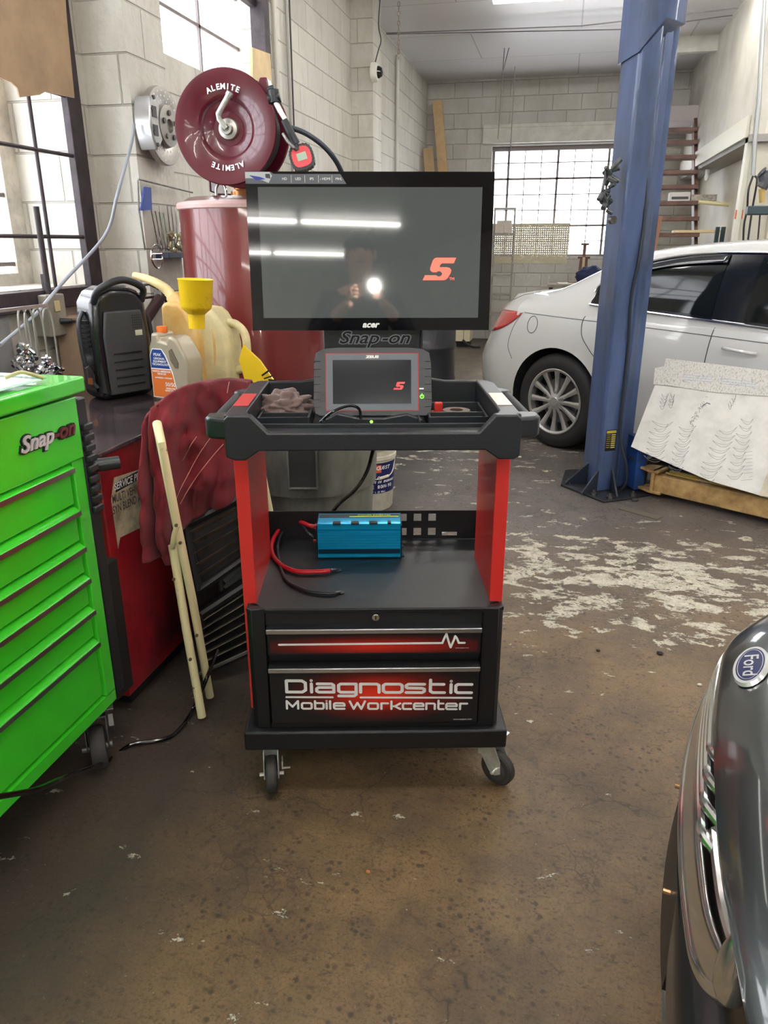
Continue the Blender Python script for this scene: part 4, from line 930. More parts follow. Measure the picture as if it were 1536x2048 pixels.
for k in range(5):
    a = 2*pi*k/5; MB().cyl((.07, .055*sin(a), .055*cos(a)), (.09, .055*sin(a), .055*cos(a)), .012, n=12).build('stud_hole', STL if k % 2 else mat('hole_dark', (60, 58, 58), .5), bd)
cal = MB(); arc = []
for r in (.195, .118):
    rng = [R(a) for a in range(-128, -51, 7)] if r > .15 else [R(a) for a in range(-51-7+2, -129, -7)]
    arc += [(r*sin(a), r*cos(a)) for a in rng]
cal.prism(arc, .01, .095, 0, Matrix(((0, 0, 1, 0), (1, 0, 0, 0), (0, 1, 0, 0), (0, 0, 0, 1))))
co = cal.build('caliper', mat('caliper_silver', (186, 188, 190), .3, .7), bd, bevel=.008, seg=3)
g = MB()
for a in (-122, -105, -75, -58): a = R(a); g.cyl((.09, .18*sin(a), .18*cos(a)), (.1, .18*sin(a), .18*cos(a)), .009, n=10)
g.box(.094, .098, -.178, -.14, .015, .06).box(.094, .098, -.178, -.14, -.06, -.015)
g.build('caliper_bolt', BLKP, co)

# tool rack on the pier
tr_ = thing('tool_rack', 'wall rack of chrome rods and fittings with a round band clamp on the painted pier', 'tool rack', atu(325, 500, -1.92))
def tl(px, py, u=-1.90): return atu(px, py, u)-tr_.location
a, b2 = tl(322, 508), tl(392, 520)
MB().box(-.01, .06, a.y, b2.y, a.z-.02, a.z+.006).build('shelf_bar', mat('rack_blue_black', (40, 46, 74), .4), tr_, bevel=.002)
for k in range(11):
    t_ = k/10; top = tl(302+k*8, 420-18*(k > 3)+k*2, -1.89); bot = tl(318+k*6.5, 502, -1.89)
    MB().cyl(top, bot, .0035, n=8).build('rod', CHR, tr_)
random.seed(5)
for k in range(22):
    p = tl(random.uniform(338, 382), random.uniform(465, 506), -1.88); a = Vector((0, random.uniform(-1, 1), random.uniform(-1, 1))).normalized()*.018
    MB().cyl(p-a, p+a, .008, n=8).cyl(p, p+a*.5, .012, n=6).build('fitting', mat('brass_grey', (186, 178, 150), .3, .85), tr_)
c0 = tl(314, 513, -1.86)
MB().tube([(c0.x, c0.y+.052*sin(2*pi*k/32), c0.z+.052*cos(2*pi*k/32)) for k in range(32)], .004, 8, closed=True).tube([(c0.x, c0.y-.05, c0.z+.012), (c0.x, c0.y+.05, c0.z+.012)], .003).tube([(c0.x, c0.y-.05, c0.z-.012), (c0.x, c0.y+.05, c0.z-.012)], .003).build('band_clamp', CHR, tr_)
q = [tl(*p) for p in ((290, 373), (304, 375), (306, 420), (283, 421), (288, 395))]
MB().prism([(p.y, p.z) for p in q], 0, .006, 0, Matrix(((0, 0, 1, .01), (1, 0, 0, 0), (0, 1, 0, 0), (0, 0, 0, 1)))).build('blue_tag', mat('tag_blue', (34, 64, 150), .4), tr_, label='blue paper tag')
MB().tube([tl(276, 360), tl(278, 420), tl(290, 500)], .004).tube([tl(276, 358), tl(385, 385)], .004).build('hanging_rod', STL, tr_)
# ================================================================ RED TANK WITH HOSE REEL
tk = thing('oil_tank', 'tall glossy red cylindrical oil tank behind the monitor', 'tank', toW(-.60, 3.70), 12.87)
TR = mat('tank_red', (106, 24, 21), .3, coat=.4, var=.12, scale=2)
g = MB().lathe([(0, .06), (.30, .06), (.335, .09), (.335, 1.60), (.33, 1.615), (.29, 1.64), (0, 1.65)], 64)
g.build('shell', TR, tk)
MB().lathe([(.336, 1.588), (.343, 1.592), (.346, 1.605), (.340, 1.618), (.330, 1.622)], 64).build('top_rim', mat('rim_pale', (214, 180, 176), .3), tk, label='pale worn rim')
for a in (30, 150, 270): MB().box(-.03, .03, -.03, .03, 0, .08, M=T(.28*cos(R(a)), .28*sin(R(a)), 0)).build('leg', TR, tk)
MB(T(-.02, -.16, 1.62)).lathe([(0, 0), (.05, 0), (.05, .04), (.035, .05), (.035, .09), (.0, .09)], 24).cyl((0, 0, .09), (0, 0, .14), .01).build('pipe_fitting', mat('brass', (186, 130, 84), .35, .8), tk)
MB(T(-.10, -.22, 1.62)).tube(spline([(-.02, 0, 0), (-.02, 0, .05), (0, 0, .075), (.02, 0, .05), (.02, 0, 0)], 6), .006).build('lug', CHR, tk)
MAR = mat('reel_maroon', (88, 12, 34), .3, coat=.5, var=.08)
MB().box(-.16, .34, -.06, .10, 1.635, 1.66).box(-.16, -.15, -.18, .10, 1.66, 1.76).box(.0, .10, -.04, .02, 1.66, 1.95).build('reel_stand', MAR, tk, bevel=.004)
# the reel itself is bolted on the tank: a thing of its own
rc = atY(457, 258, 3.28)
rl_ = thing('hose_reel', 'round maroon hose reel with white lettering mounted on top of the red tank', 'hose reel', (rc.x, rc.y, rc.z), 12.87-9)
AX = frame((0, 0, 0), (1, 0, 0), (0, 0, 1))  # lathe z axis towards the viewer
g = MB(AX)
r_ = .208
g.lathe([(0, -.005), (.060, -.005), (.066, .0), (.100, .008), (.108, .022), (.118, .030), (.165, .034), (.185, .040), (r_-.004, .040), (r_, .034), (r_-.004, .026), (.185, .024), (.10, .0), (.0, -.02)], 72)
g.build('front_disc', MAR, rl_)
MB(AX).lathe([(0, -.16), (.185, -.16), (r_-.004, -.150), (r_, -.145), (r_-.004, -.138), (.18, -.14), (.0, -.14)], 72).lathe([(.12, -.14), (.12, 0)], 48).build('rear_disc', MAR, rl_)
MB(AX).lathe([(.12, -.13), (.172, -.13), (.176, -.12), (.170, -.108), (.176, -.095), (.170, -.082), (.176, -.07), (.170, -.056), (.176, -.043), (.170, -.03), (.172, -.015), (.12, -.01)], 64).build('coiled_hose', BLKP, rl_)
MB(AX).lathe([(0, .022), (.012, .022), (.014, .030), (.022, .030), (.024, .010), (.037, .008), (.040, .004), (.040, -.005)], 40).build('hub', mat('hub_alu', (190, 188, 184), .3, .9), rl_)
g = MB(AX); g.tube([(0, 0, .03), (-.02, .03, .045), (-.02, .05, .05)], .010, 12).tube([(-.02, .045, .05), (.03, .11, .055)], .011, 12).cyl((.028, .107, .055), (.036, .118, .056), .014, n=8)
g.build('swivel_fitting', ZINC, rl_)
def arctext(mb, txt, rad, size, M, up=1, mi=0, sp=.62):
    n = len(txt)
    for i, ch in enumerate(txt):
        a = -(i-(n-1)/2)*size*sp/rad*1.15
        if up > 0: mm = M @ Matrix.Rotation(a, 4, 'Z') @ T(0, rad, 0)
        else: mm = M @ Matrix.Rotation(a+pi, 4, 'Z') @ T(0, rad, 0)
        mb.text(ch, size, mm, .0005, 0, .0009, mi)
g = MB(AX @ T(0, 0, .0352)); arctext(g, 'ALEMITE', .142, .028, Matrix()); g.build('lettering', WHT, rl_, label='white brand lettering', smooth=0); g = MB(AX @ T(0, 0, .0352)); arctext(g, 'ALEMITE', .142, .028, Matrix(), -1)
g.build('lettering', WHT, rl_, label='white brand lettering', smooth=0)
# hose guide arm on the upper right
def rr(px, py, Y=3.28): return (Matrix.Rotation(-rl_.rotation_euler.z, 3, 'Z') @ (atY(px, py, Y)-rl_.location))
g = MB(); g.prism([(rr(512, 190).x, rr(512, 190).z), (rr(528, 160).x, rr(528, 160).z), (rr(542, 160).x, rr(542, 160).z), (rr(552, 205).x, rr(552, 205).z), (rr(536, 218).x, rr(536, 218).z)], -.03, .03, 0, XZ)
g.build('guide_arm', MAR, rl_, bevel=.004)
g = MB().tube(spline([rr(470, 172, 3.36), rr(500, 168, 3.34), rr(525, 176, 3.30), rr(540, 185, 3.28)], 6), .012, 12).build('hose_end', BLKP, rl_)
# oil control gun hanging from the guide
hg = thing('oil_gun', 'oil dispensing gun with round red digital meter hanging beside the hose reel', 'dispensing gun', atY(548, 196, 3.22), 12.87)
def hl_(px, py, Y=3.22): return (Matrix.Rotation(-hg.rotation_euler.z, 3, 'Z') @ (atY(px, py, Y)-hg.location))
MB().cyl(hl_(536, 200), hl_(560, 193), .020, n=14).cyl(hl_(546, 180), hl_(550, 205), .022, n=14).cyl(hl_(535, 180), hl_(548, 176), .012).build('stop_ball', BLKP, hg)
MB().cyl(hl_(550, 202), hl_(561, 224), .011).cyl(hl_(561, 224), hl_(572, 242), .010).build('rigid_tube', ZINC, hg)
MB().cyl(hl_(568, 240), hl_(592, 288), .0145, .017).build('grip', mat('grip_black', (34, 38, 44), .5), hg)
MB().tube([hl_(566, 267, 3.20), hl_(575, 282, 3.19), hl_(588, 296, 3.19), hl_(592, 300, 3.20)], [.006, .007, .006, .005]).build('trigger', STL, hg)
MB().cyl(hl_(588, 285), hl_(596, 302), .014).build('valve', BLKP, hg)
mc = hl_(604, 315)
ax_ = AX
MM2 = T(*mc) @ AX @ RX(-8)
g = MB(MM2)
pts = [(.046*(abs(cos(a))**3+abs(sin(a))**3)**(-1/3)*cos(a+.3), .046*(abs(cos(a))**3+abs(sin(a))**3)**(-1/3)*sin(a+.3)) for a in [2*pi*k/48 for k in range(48)]]
pts = [(x*(1+.05*(k % 2)), y*(1+.05*(k % 2))) for k, (x, y) in enumerate(pts)]
g.prism(pts, -.03, .012); g.build('meter_boot', BLKP, hg)
g = MB(MM2); g.prism([(x*.80, y*.80) for x, y in pts], .012, .015); g.build('meter_face', mat('meter_red', (214, 64, 74), .35), hg, label='red meter face')
g = MB(MM2); g.box(-.018, .020, -.014, .014, .015, .0165, 0, RZ(17)).build('meter_display', mat('lcd', (158, 176, 156), .3), hg)
q = spline([atY(548, 250, 3.42), atY(575, 254, 3.40), atY(610, 266, 3.40), atY(645, 290, 3.40), atY(672, 322, 3.42), atY(690, 360, 3.5)], 8)
tag(MB().tube(q, .011, 12).build('supply_hose', mat('hose_blue_black', (44, 52, 66), .35)), 'dark rubber hose curving down from the reel behind the monitor', 'hose')

# ================================================================ JACKET, CREAM LEGS, GRILLES
CRM = mat('cream_paint', (222, 214, 168), .45, var=.5, scale=18, rgb2=(120, 100, 70), lo=.62, hi=.7)
lg = thing('folding_frame', 'cream painted folding tubular leg frame leaning between the bench and the cart', 'folding frame', toW(-.60, 2.12), 12.87)
def ll(px, py, Y): return local(lg, atY(px, py, Y))
MB().tube([ll(314, 847, 2.14), ll(322, 885, 2.075), ll(352, 1040, 2.08), ll(385, 1200, 2.11), ll(420, 1393, 2.145)], .0135, 14).build('leg', CRM, lg)
MB().tube([ll(345, 1090, 2.12), ll(372, 1255, 2.09), ll(404, 1434, 2.04)], .0135, 14).build('leg', CRM, lg)
MB().tube([ll(345, 1095, 2.105), ll(349, 1070, 2.075), ll(355, 1050, 2.075)], .009, 10).build('hinge_link', CRM, lg)
MB().tube([ll(508, 860, 2.45), ll(522, 935, 2.44), ll(545, 1050, 2.43), ll(572, 1180, 2.42)], .0125, 14).build('leg', CRM, lg)
g = MB()
for px, py, Y in ((353, 1050, 2.08), (361, 1085, 2.085), (394, 1270, 2.12), (348, 1158, 2.09), (381, 1318, 2.06), (347, 1093, 2.115)):
    p = ll(px, py, Y-.014); g.cyl(p, p+Vector((0, -.006, 0)), .005, n=8)
g.build('rivet', mat('rivet_brown', (92, 76, 52), .5), lg)

JM = mat('jacket_red', (124, 30, 40), .95, var=.3, scale=5, sheen=.1, bump=.3, bscale=260)
tops = [(284, 858), (292, 838), (312, 815), (340, 793), (372, 778), (412, 769), (455, 765), (500, 768)]
bots = [(299, 1108), (322, 1116), (347, 1120), (362, 1062), (398, 1028), (438, 1005), (480, 988), (520, 975)]
YT = [2.19, 2.20, 2.23, 2.27, 2.33, 2.39, 2.44, 2.50]
TP = [atY(*p, y) for p, y in zip(tops, YT)]; BP = [atY(*p, y-.0) for p, y in zip(bots, YT)]
def lerpc(P, u):
    k = u*(len(P)-1); i = min(int(k), len(P)-2); return P[i].lerp(P[i+1], k-i)
TPs = spline(TP, 4); BPs = spline(BP, 4)
vw = toW(0, 1)
def jf(u, v):
    a = lerpc(TPs, u); b_ = lerpc(BPs, u)
    if v < .22:   # back part over the frame
        t = (.22-v)/.22; p = a+vw*(.11*t)+Vector((0, 0, .016*sin(t*pi)-.07*t*t))
    else:
        t = (v-.22)/.78; p = a.lerp(b_, t)+Vector((0, 0, .012*(1-t)*sin(u*9)))
        bulge = .045*sin(min(1, t*2.2)*pi/2)
        fold = .020*sin(u*15+t*3.5+1.6*sin(t*4))*min(1, t*2)+.040*noise.noise(Vector((u*4.5, t*3.2, 2)))+.045*(abs(noise.noise(Vector((u*6+t*2, t*3.5-u*2, 7))))-.2)+.020*noise.noise(Vector((u*13, t*9, 5)))+.008*sin(u*30+t*2)*t
        if 0.06 < u < .22: fold += -.02*sin((u-.06)/.16*pi)
        p = p-vw*(bulge+fold)
    return p
o = MB().grid(64, 60, jf).build('work_jacket', JM, solid=.006, smooth=180)
tag(o, 'dark red cloth work jacket draped over the cream leg frame beside the bench', 'jacket')
seam = mat('seam_thread', (196, 130, 118), .9)
for pts in ([(475, 764), (468, 775), (473, 795)], [(382, 936), (408, 918), (425, 900)], [(388, 942), (412, 925), (455, 908)], [(394, 892), (412, 880), (424, 868)]):
    pass
def seamline(u0, v0, u1, v1):
    q = [Vector(jf(u0+(u1-u0)*k/12, v0+(v1-v0)*k/12))-vw*.006 for k in range(13)]
    MB().tube(q, .0016, 6).build('seam', seam, o, label='pale stitched seam')
seamline(.90, .05, .86, .30); seamline(.42, .80, .72, .55); seamline(.46, .84, .80, .62); seamline(.50, .60, .64, .50)

GRB = mat('grille_black', (26, 26, 28), .45); DUST = mat('grille_dusty', (128, 116, 102), .8, scale=12, rgb2=(52, 47, 43), lo=.5, hi=.7)
def grille(name, label, corners, Ys, n, loc):
    """leaning plastic car grille: corners TL, TR, BR, BL in image order"""
    t = thing(name, label, 'car grille', loc, 0); C4 = [atY(*c, y)-t.location for c, y in zip(corners, Ys)]
    TL, TR_, BR_, BL = C4
    nrm = (TR_-TL).cross(BL-TL).normalized()
    if nrm.dot(toW(0, -1)) < 0: nrm = -nrm
    P = lambda a, b_: (TL.lerp(TR_, a)).lerp(BL.lerp(BR_, a), b_)
    fr = MB()
    for a, b_ in (((0, 0), (1, 0)), ((1, 0), (1, 1)), ((1, 1), (0, 1)), ((0, 1), (0, 0))): fr.tube([P(*a), P((a[0]+b_[0])/2, (a[1]+b_[1])/2), P(*b_)], .016, 8)
    fr.build('frame', GRB, t)
    for k in range(n):
        v = (k+.6)/n
        s_ = MB(); a, b_, c, d = P(.03, v), P(.97, v), P(.97, v+.55/n), P(.03, v+.55/n)
        w1 = nrm*.016; c = c-nrm*.012; d = d-nrm*.012
        s_.add([a+w1, b_+w1, c-w1, d-w1, a+w1+nrm*.004, b_+w1+nrm*.004, c-w1+nrm*.004, d-w1+nrm*.004], [(0, 1, 2, 3), (7, 6, 5, 4), (0, 4, 5, 1), (3, 2, 6, 7), (0, 3, 7, 4), (1, 5, 6, 2)])
        s_.build('slat', DUST, t, smooth=0)
    # dark backing shell
    s_ = MB(); q = [P(0, 0), P(1, 0), P(1, 1), P(0, 1)]; s_.add([p-nrm*.03 for p in q]+[p-nrm*.06 for p in q], [(0, 1, 2, 3), (7, 6, 5, 4), (0, 4, 5, 1), (1, 5, 6, 2), (2, 6, 7, 3), (3, 7, 4, 0)])
    s_.build('backing', GRB, t, smooth=0)
    return t
grille('car_grille', 'upper black dusty car grille leaning under the red jacket', [(372, 1050), (520, 975), (525, 1090), (398, 1180)], [2.30, 2.40, 2.36, 2.26], 6, toW(-.6, 2.35, .5))
grille('car_grille', 'lower black dusty car grille standing on the floor behind the cream legs', [(402, 1228), (520, 1150), (525, 1290), (392, 1350)], [2.27, 2.36, 2.33, 2.25], 7, toW(-.6, 2.3, .2))
# louvered black appliance
lv = thing('louvered_heater', 'black louvered metal box standing in the dark beside the red bench', 'heater box', (-1.20, 2.30, 0), 0)
a = atu(300, 1100, -1.14); 
g = MB().box(-.02, .10, -.10, .16, .0, .56)
g.build('body', GRB, lv, bevel=.006)
g = MB()
for k in range(9): z = .12+k*.026; g.prism([(.10, z), (.112, z+.004), (.10, z+.016)], -.07, .10, 0, Matrix(((1, 0, 0, 0), (0, 0, 1, 0), (0, 1, 0, 0), (0, 0, 0, 1))))
g.build('louver', mat('louver_grey', (48, 50, 52), .35), lv)

# ================================================================ BINS, BUCKET, DRUM
tcn = thing('trash_can', 'large round grey plastic trash can behind the cart', 'trash can', toW(-.305, 2.96), 12.87)
GT = mat('can_grey', (118, 118, 110), .6, var=.35, scale=6, stretch=(1, 1, .4))
MB().lathe([(0, .01), (.225, .01), (.24, .03), (.258, .52), (.258, .53), (.272, .535), (.280, .78), (.292, .79), (.296, .82), (.288, .825), (.272, .80), (.262, .54), (.24, .06), (0, .05)], 64).build('body', GT, tcn)
f = MB(); 
for s_ in (0,):
    a0 = R(-100)
    f.box(-.052, .052, -.292, -.268, .575, .583).box(-.056, -.050, -.294, -.262, .575, .74).box(.050, .056, -.294, -.262, .575, .74)
f.build('handle_frame', GT, tcn, bevel=.002); MB().box(-.05, .05, -.283, -.268, .583, .74).build('handle_recess', mat('can_dark', (46, 46, 46), .6), tcn)
bk = thing('oil_bucket', 'white plastic oil bucket with dark blue label behind the cart', 'bucket', toW(-.085, 4.15), 12.87)
WP = mat('bucket_white', (222, 216, 196), .4, var=.15)
MB().lathe([(0, .0), (.128, 0), (.134, .01), (.148, .30), (.155, .305), (.155, .325), (.150, .328), (.152, .36), (.158, .365), (.158, .385), (0, .39)], 48).build('body', WP, bk)
g = MB(); g.lathe([(.1405, .11), (.1485, .29)], 40, 0, RZ(0), R(-150), R(0))
lbm = g.build('label', mat('label_navy', (24, 28, 92), .35), bk, label='dark blue printed label')
g = MB()
def cyltext(mb, txt, rad, z, size, a0, mi, tilt=0, shear=.3):
    for i, ch in enumerate(txt):
        a = a0+i*size*.62/rad
        mb.text(ch, size, T(0, 0, z) @ Matrix.Rotation(a, 4, 'Z') @ T(rad, 0, 0) @ frame((0, 0, 0), (0, 1, 0), (0, 0, 1)), 0, shear, .0008, mi)
cyltext(g, 'CARQUEST', .1505, .262, .028, R(-90), 0); cyltext(g, 'GEAR OIL', .149, .205, .022, R(-95), 0); cyltext(g, 'ACEITE DE ENGRANES', .148, .18, .018, R(-98), 0); cyltext(g, 'SAE 80W-90', .146, .15, .028, R(-95), 0, shear=0); cyltext(g, '18.9 L (5 GAL)', .1445, .12, .012, R(-90), 0, shear=0)
g.build('lettering', WHT, lbm, smooth=0)
g = MB(); g.lathe([(.1492, .235), (.1502, .28)], 12, 0, Matrix(), R(-92), R(-62)); g.build('emblem', mat('emblem_orange', (220, 96, 50), .4), lbm)
MB().tube(spline([(-.15, 0, .30), (-.12, -.10, .22), (0, -.158, .20), (.12, -.10, .215), (.15, 0, .30)], 8), .003).cyl((.06, -.15, .205), (.11, -.115, .212), .008).build('bail_handle', WP, bk)
dr = thing('steel_drum', 'black steel drum seen behind the monitor stand', 'drum', toW(.36, 6.85), 0)
dp = [(0, 0), (.285, 0), (.29, .02)]
for zc in (.29, .58): dp += [(.285, zc-.03), (.293, zc-.012), (.293, zc+.012), (.285, zc+.03)]
dp += [(.285, .84), (.293, .85), (.293, .88), (.28, .88), (.28, .86), (0, .86)]
MB().lathe(dp, 56).build('shell', mat('drum_black', (46, 48, 54), .4, var=.2, coat=.2), dr)
MB(T(.14, -.12, .86)).cyl((0, 0, 0), (0, 0, .02), .03, n=16).build('bung', STL, dr)

# ================================================================ LIFT POST AND ARM
LB = mat('lift_blue', (74, 94, 138), .42, coat=.3, scale=3.5, stretch=(2, 2, .5), rgb2=(60, 72, 98))
LB2 = mat('lift_blue_grime', (46, 54, 70), .5, var=.4, scale=5, stretch=(1, 1, .4))
lp = thing('lift_post', 'tall blue steel two-post car lift column bolted to the floor', 'car lift', toW(1.39, 4.46), 12.87)
def c2l(x, y): return (x-1.39, y-4.46)
A_, B_, C_, D_, E_ = (1.283, 4.62), (1.306, 4.36), (1.425, 4.395), (1.545, 4.50), (1.53, 4.68)
fp = [A_, (1.283, 4.60), (1.298, 4.372), (1.312, 4.358), (1.415, 4.388), (1.425, 4.400), (1.422, 4.425), (1.440, 4.440), (1.452, 4.432), (1.50, 4.470), (1.500, 4.49), (1.515, 4.50), (1.545, 4.505), E_]
MB().prism([c2l(*p) for p in fp], .012, 3.5).build('column', LB, lp, bevel=.006)
cp_ = [(1.270, 4.64), (1.292, 4.345), (1.425, 4.378), (1.565, 4.50), (1.55, 4.70)]
g = MB(); P_ = [c2l(*p) for p in cp_]; n = len(P_); zb = [2.36, 2.36, 2.52, 2.52, 2.5]
g.add([(p[0], p[1], z) for p, z in zip(P_, zb)]+[(p[0], p[1], 3.6) for p in P_], [tuple(range(n))[::-1], tuple(range(n, 2*n))]+[(i, (i+1) % n, n+(i+1) % n, n+i) for i in range(n)])
top = g.build('top_cover', LB, lp, bevel=.003)
bp_ = [(1.12, 4.50), (1.30, 4.17), (1.45, 4.22), (1.62, 4.30), (1.72, 4.55), (1.60, 4.86), (1.22, 4.82)]
MB().prism([c2l(*p) for p in bp_], 0, .014).build('base_plate', mat('plate_oily', (38, 40, 46), .5, var=.3), lp, bevel=.003)
for a, b_ in (((1.31, 4.365), (1.20, 4.30)), ((1.29, 4.52), (1.14, 4.49)), ((1.40, 4.385), (1.40, 4.24))):
    a, b_ = Vector((*c2l(*a), 0)), Vector((*c2l(*b_), 0)); d = (b_-a).normalized(); nn = Vector((-d.y, d.x, 0))*.005
    MB().add([a+Vector((0, 0, .014))-nn, b_+Vector((0, 0, .014))-nn, b_+Vector((0, 0, .02))-nn, a+Vector((0, 0, .15))-nn, a+Vector((0, 0, .014))+nn, b_+Vector((0, 0, .014))+nn, b_+Vector((0, 0, .02))+nn, a+Vector((0, 0, .15))+nn], [(0, 1, 2, 3), (7, 6, 5, 4), (0, 4, 5, 1), (1, 5, 6, 2), (2, 6, 7, 3), (3, 7, 4, 0)]).build('gusset', LB2, lp, smooth=0)
for p in ((1.17, 4.51), (1.27, 4.28), (1.35, 4.22), (1.50, 4.26), (1.62, 4.36)):
    x, y = c2l(*p); MB().cyl((x, y, .014), (x, y, .028), .020, n=6).cyl((x, y, .028), (x, y, .045), .009).build('anchor_bolt', STL, lp)
# warning plate
a = Vector((*c2l(1.306, 4.36), 0)); b_ = Vector((*c2l(1.425, 4.395), 0))
Mw = frame(a.lerp(b_, .52)+Vector((0, 0, .33)), (b_-a), (0, 0, 1)) @ T(0, 0, .003)
g = MB(Mw); g.box(-.036, .036, -.065, .065, 0, .001).box(-.032, .032, .045, .060, .001, .0016, 1)
for k in range(7): 
    g.box(-.030, -.004, .034-k*.013, .036-k*.013, .001, .0014, 1).box(.002, .030, .030-k*.013, .037-k*.013, .001, .0014, 1 if k % 2 else 2)
g.text('WARNING', .012, T(0, .0525, .0018), mi=0)
g.build('warning_plate', [BLKINK, mat('plate_yellow', (222, 200, 70), .4), mat('plate_cream', (200, 190, 140), .5)], lp, label='black and yellow warning plate', smooth=0)
def pl_(px, py, Y): return local(lp, atY(px, py, Y))
MB().tube(spline([pl_(1300, 190, 4.39), pl_(1294, 270, 4.40), pl_(1290, 420, 4.40), pl_(1278, 520, 4.38), pl_(1262, 600, 4.38), pl_(1256, 700, 4.38), pl_(1240, 860, 4.37), pl_(1252, 925, 4.33), pl_(1252, 965, 4.33), pl_(1232, 990, 4.36)], 6), .008, 10).build('hydraulic_line', mat('line_black', (40, 44, 52), .4), lp)
# lock release hardware, greasy
g = MB(); random.seed(11)
for k in range(16):
    p = pl_(random.uniform(1208, 1226), random.uniform(338, 420), 4.40+random.uniform(-.03, .03)); g.cyl(p, p+Vector((random.uniform(-.05, .05), random.uniform(-.03, .0), random.uniform(-.05, .05))), random.uniform(.010, .018), n=8)
g.tube([pl_(1213, 340, 4.40), pl_(1205, 380, 4.36), pl_(1216, 415, 4.38)], .008)
g.build('lock_latch', mat('grease_grey', (104, 108, 110), .5, .4, var=.5, scale=30), lp)
p = pl_(1228, 440, 4.35); MB().cyl(p+Vector((-.01, .02, 0)), p, .022, n=18).build('pivot_pin', STL, lp)
# carriage with arm pad beside the column and the swing arm
ca = toW(1.60, 4.42)
MB().prism([c2l(1.515, 4.50), c2l(1.535, 4.36), c2l(1.60, 4.37), c2l(1.63, 4.56)], .02, .34).build('carriage', mat('carriage_blue', (40, 84, 160), .4, var=.3), lp, bevel=.004)
YL = mat('arm_yellow', (206, 172, 116), .45, var=.3, scale=8, rgb2=(150, 118, 74))
def al(x, y, z=0): return Vector((x-1.39, y-4.46, z))
d = Vector((2.35-1.66, 3.60-4.30, 0)).normalized(); n_ = Vector((-d.y, d.x, 0))
s0 = al(1.66, 4.32)
Ma = frame(s0, d, n_)
arm = MB(Ma).box(0, 1.15, -.055, .055, .035, .145).build('swing_arm', YL, lp, bevel=.006, label='tan yellow swing arm lying low to the right')
MB(Ma).box(1.15, 1.9, -.045, .045, .045, .135).build('inner_tube', YL, arm, bevel=.004)
MB(Ma).prism([(-.02, -.075), (.06, -.075), (.06, .075), (-.02, .075), (-.10, .04), (-.10, -.04)], .03, .045).prism([(-.02, -.075), (.03, -.075), (.03, .075), (-.02, .075), (-.10, .04), (-.10, -.04)], .155, .17).box(-.01, .01, -.075, .075, .03, .17).build('yoke', YL, arm, bevel=.003)
MB(Ma).box(.06, .62, .012, .030, .150, .166).box(.05, .58, -.02, .0, .150, .160).build('restraint_bar', mat('bar_yellow', (214, 184, 96), .4, var=.2), arm, bevel=.003)
MB(Ma @ T(.80, 0, .146) @ RZ(-12)).box(-.22, .30, -.05, .05, 0, .022).build('rubber_pad', RUB, arm, bevel=.004)
MB().cyl(al(1.60, 4.42, .03), al(1.60, 4.42, .20), .03).cyl(al(1.58, 4.44, .20), al(1.58, 4.44, .215), .07, n=24).build('pivot', STL, arm)
# white patterned cardboard leaning on the arm
CB = mat('card_white', (222, 220, 216), .7, var=.08)
cb = thing('cardboard_sheet', 'white dirty cardboard sheet with scribbled curves leaning against the white car', 'cardboard', toW(1.9, 4.1))
cor = [(1262, 893, 4.30), (1285, 905, 4.26), (1420, 962, 3.98), (1620, 1020, 3.66), (1620, 790, 3.98), (1536, 792, 4.10), (1420, 782, 4.26), (1310, 770, 4.44), (1300, 800, 4.42)]
Q = [atY(*c)-cb.location for c in cor]
def plane_fit(q): 
    o_ = q[0]; x = (q[3]-q[0]).normalized(); n = x.cross(q[7]-q[0]).normalized(); y = n.cross(x); return frame(o_, x, y)
Mc = plane_fit(Q); inv_ = Mc.inverted(); q2 = [(inv_ @ p) for p in Q]
MB(Mc).prism([(p.x, p.y) for p in q2], -.006, 0).build('sheet', CB, cb, smooth=0)
# taped upper strip
cor2 = [(1305, 765, 4.42), (1306, 728, 4.45), (1326, 727, 4.44), (1328, 708, 4.45), (1420, 724, 4.33), (1536, 738, 4.15), (1620, 748, 4.02), (1620, 800, 3.97), (1536, 793, 4.09), (1420, 783, 4.25), (1340, 770, 4.38)]
q3 = [inv_ @ (atY(*c)-cb.location) for c in cor2]
CBS = mat('card_stained', (208, 206, 202), .7, var=.5, scale=38, rgb2=(142, 132, 120), stretch=(4, 4, .6), lo=.50, hi=.70)
MB(Mc).prism([(p.x, p.y) for p in q3], .001, .006).build('flap', CBS, cb, smooth=0, label='stained ribbed upper flap')
PEN = mat('pen_grey', (120, 118, 122), .7)
def pl2(px, py):
    r = ray(px, py); o_ = inv_ @ (EYE-cb.location); d_ = inv_.to_3x3() @ r; t = -o_.z/d_.z; p = o_+d_*t; return (p.x, p.y)
g = MB(Mc); random.seed(2)
def scallop(x0, y0, x1, y1, n, w):
    for k in range(n):
        f = k/(n-1); cx, cy = x0+(x1-x0)*f, y0+(y1-y0)*f; ww = w*(.6+.4*random.random())*(1-.25*abs(f-.6))
        tl = random.uniform(-3, 3)
        for sag, wd_ in ((10, .0017), (5, .0013)):
            pts = [(cx+ww*1.15*(2*i/10-1), cy-6+sag*(1-(2*i/10-1)**2)+tl*(2*i/10-1)-5*max(0, 2*i/10-1.4)) for i in range(11)]
            g.stroke([pl2(*p) for p in pts], wd_, Matrix(), .0008)
scallop(1325, 850, 1308, 920, 8, 22); scallop(1375, 860, 1352, 940, 9, 18); scallop(1456, 865, 1412, 965, 9, 21); scallop(1494, 845, 1470, 955, 9, 16)
scallop(1330, 795, 1325, 815, 4, 7); scallop(1345, 795, 1342, 812, 4, 5); scallop(1468, 800, 1460, 815, 3, 5)
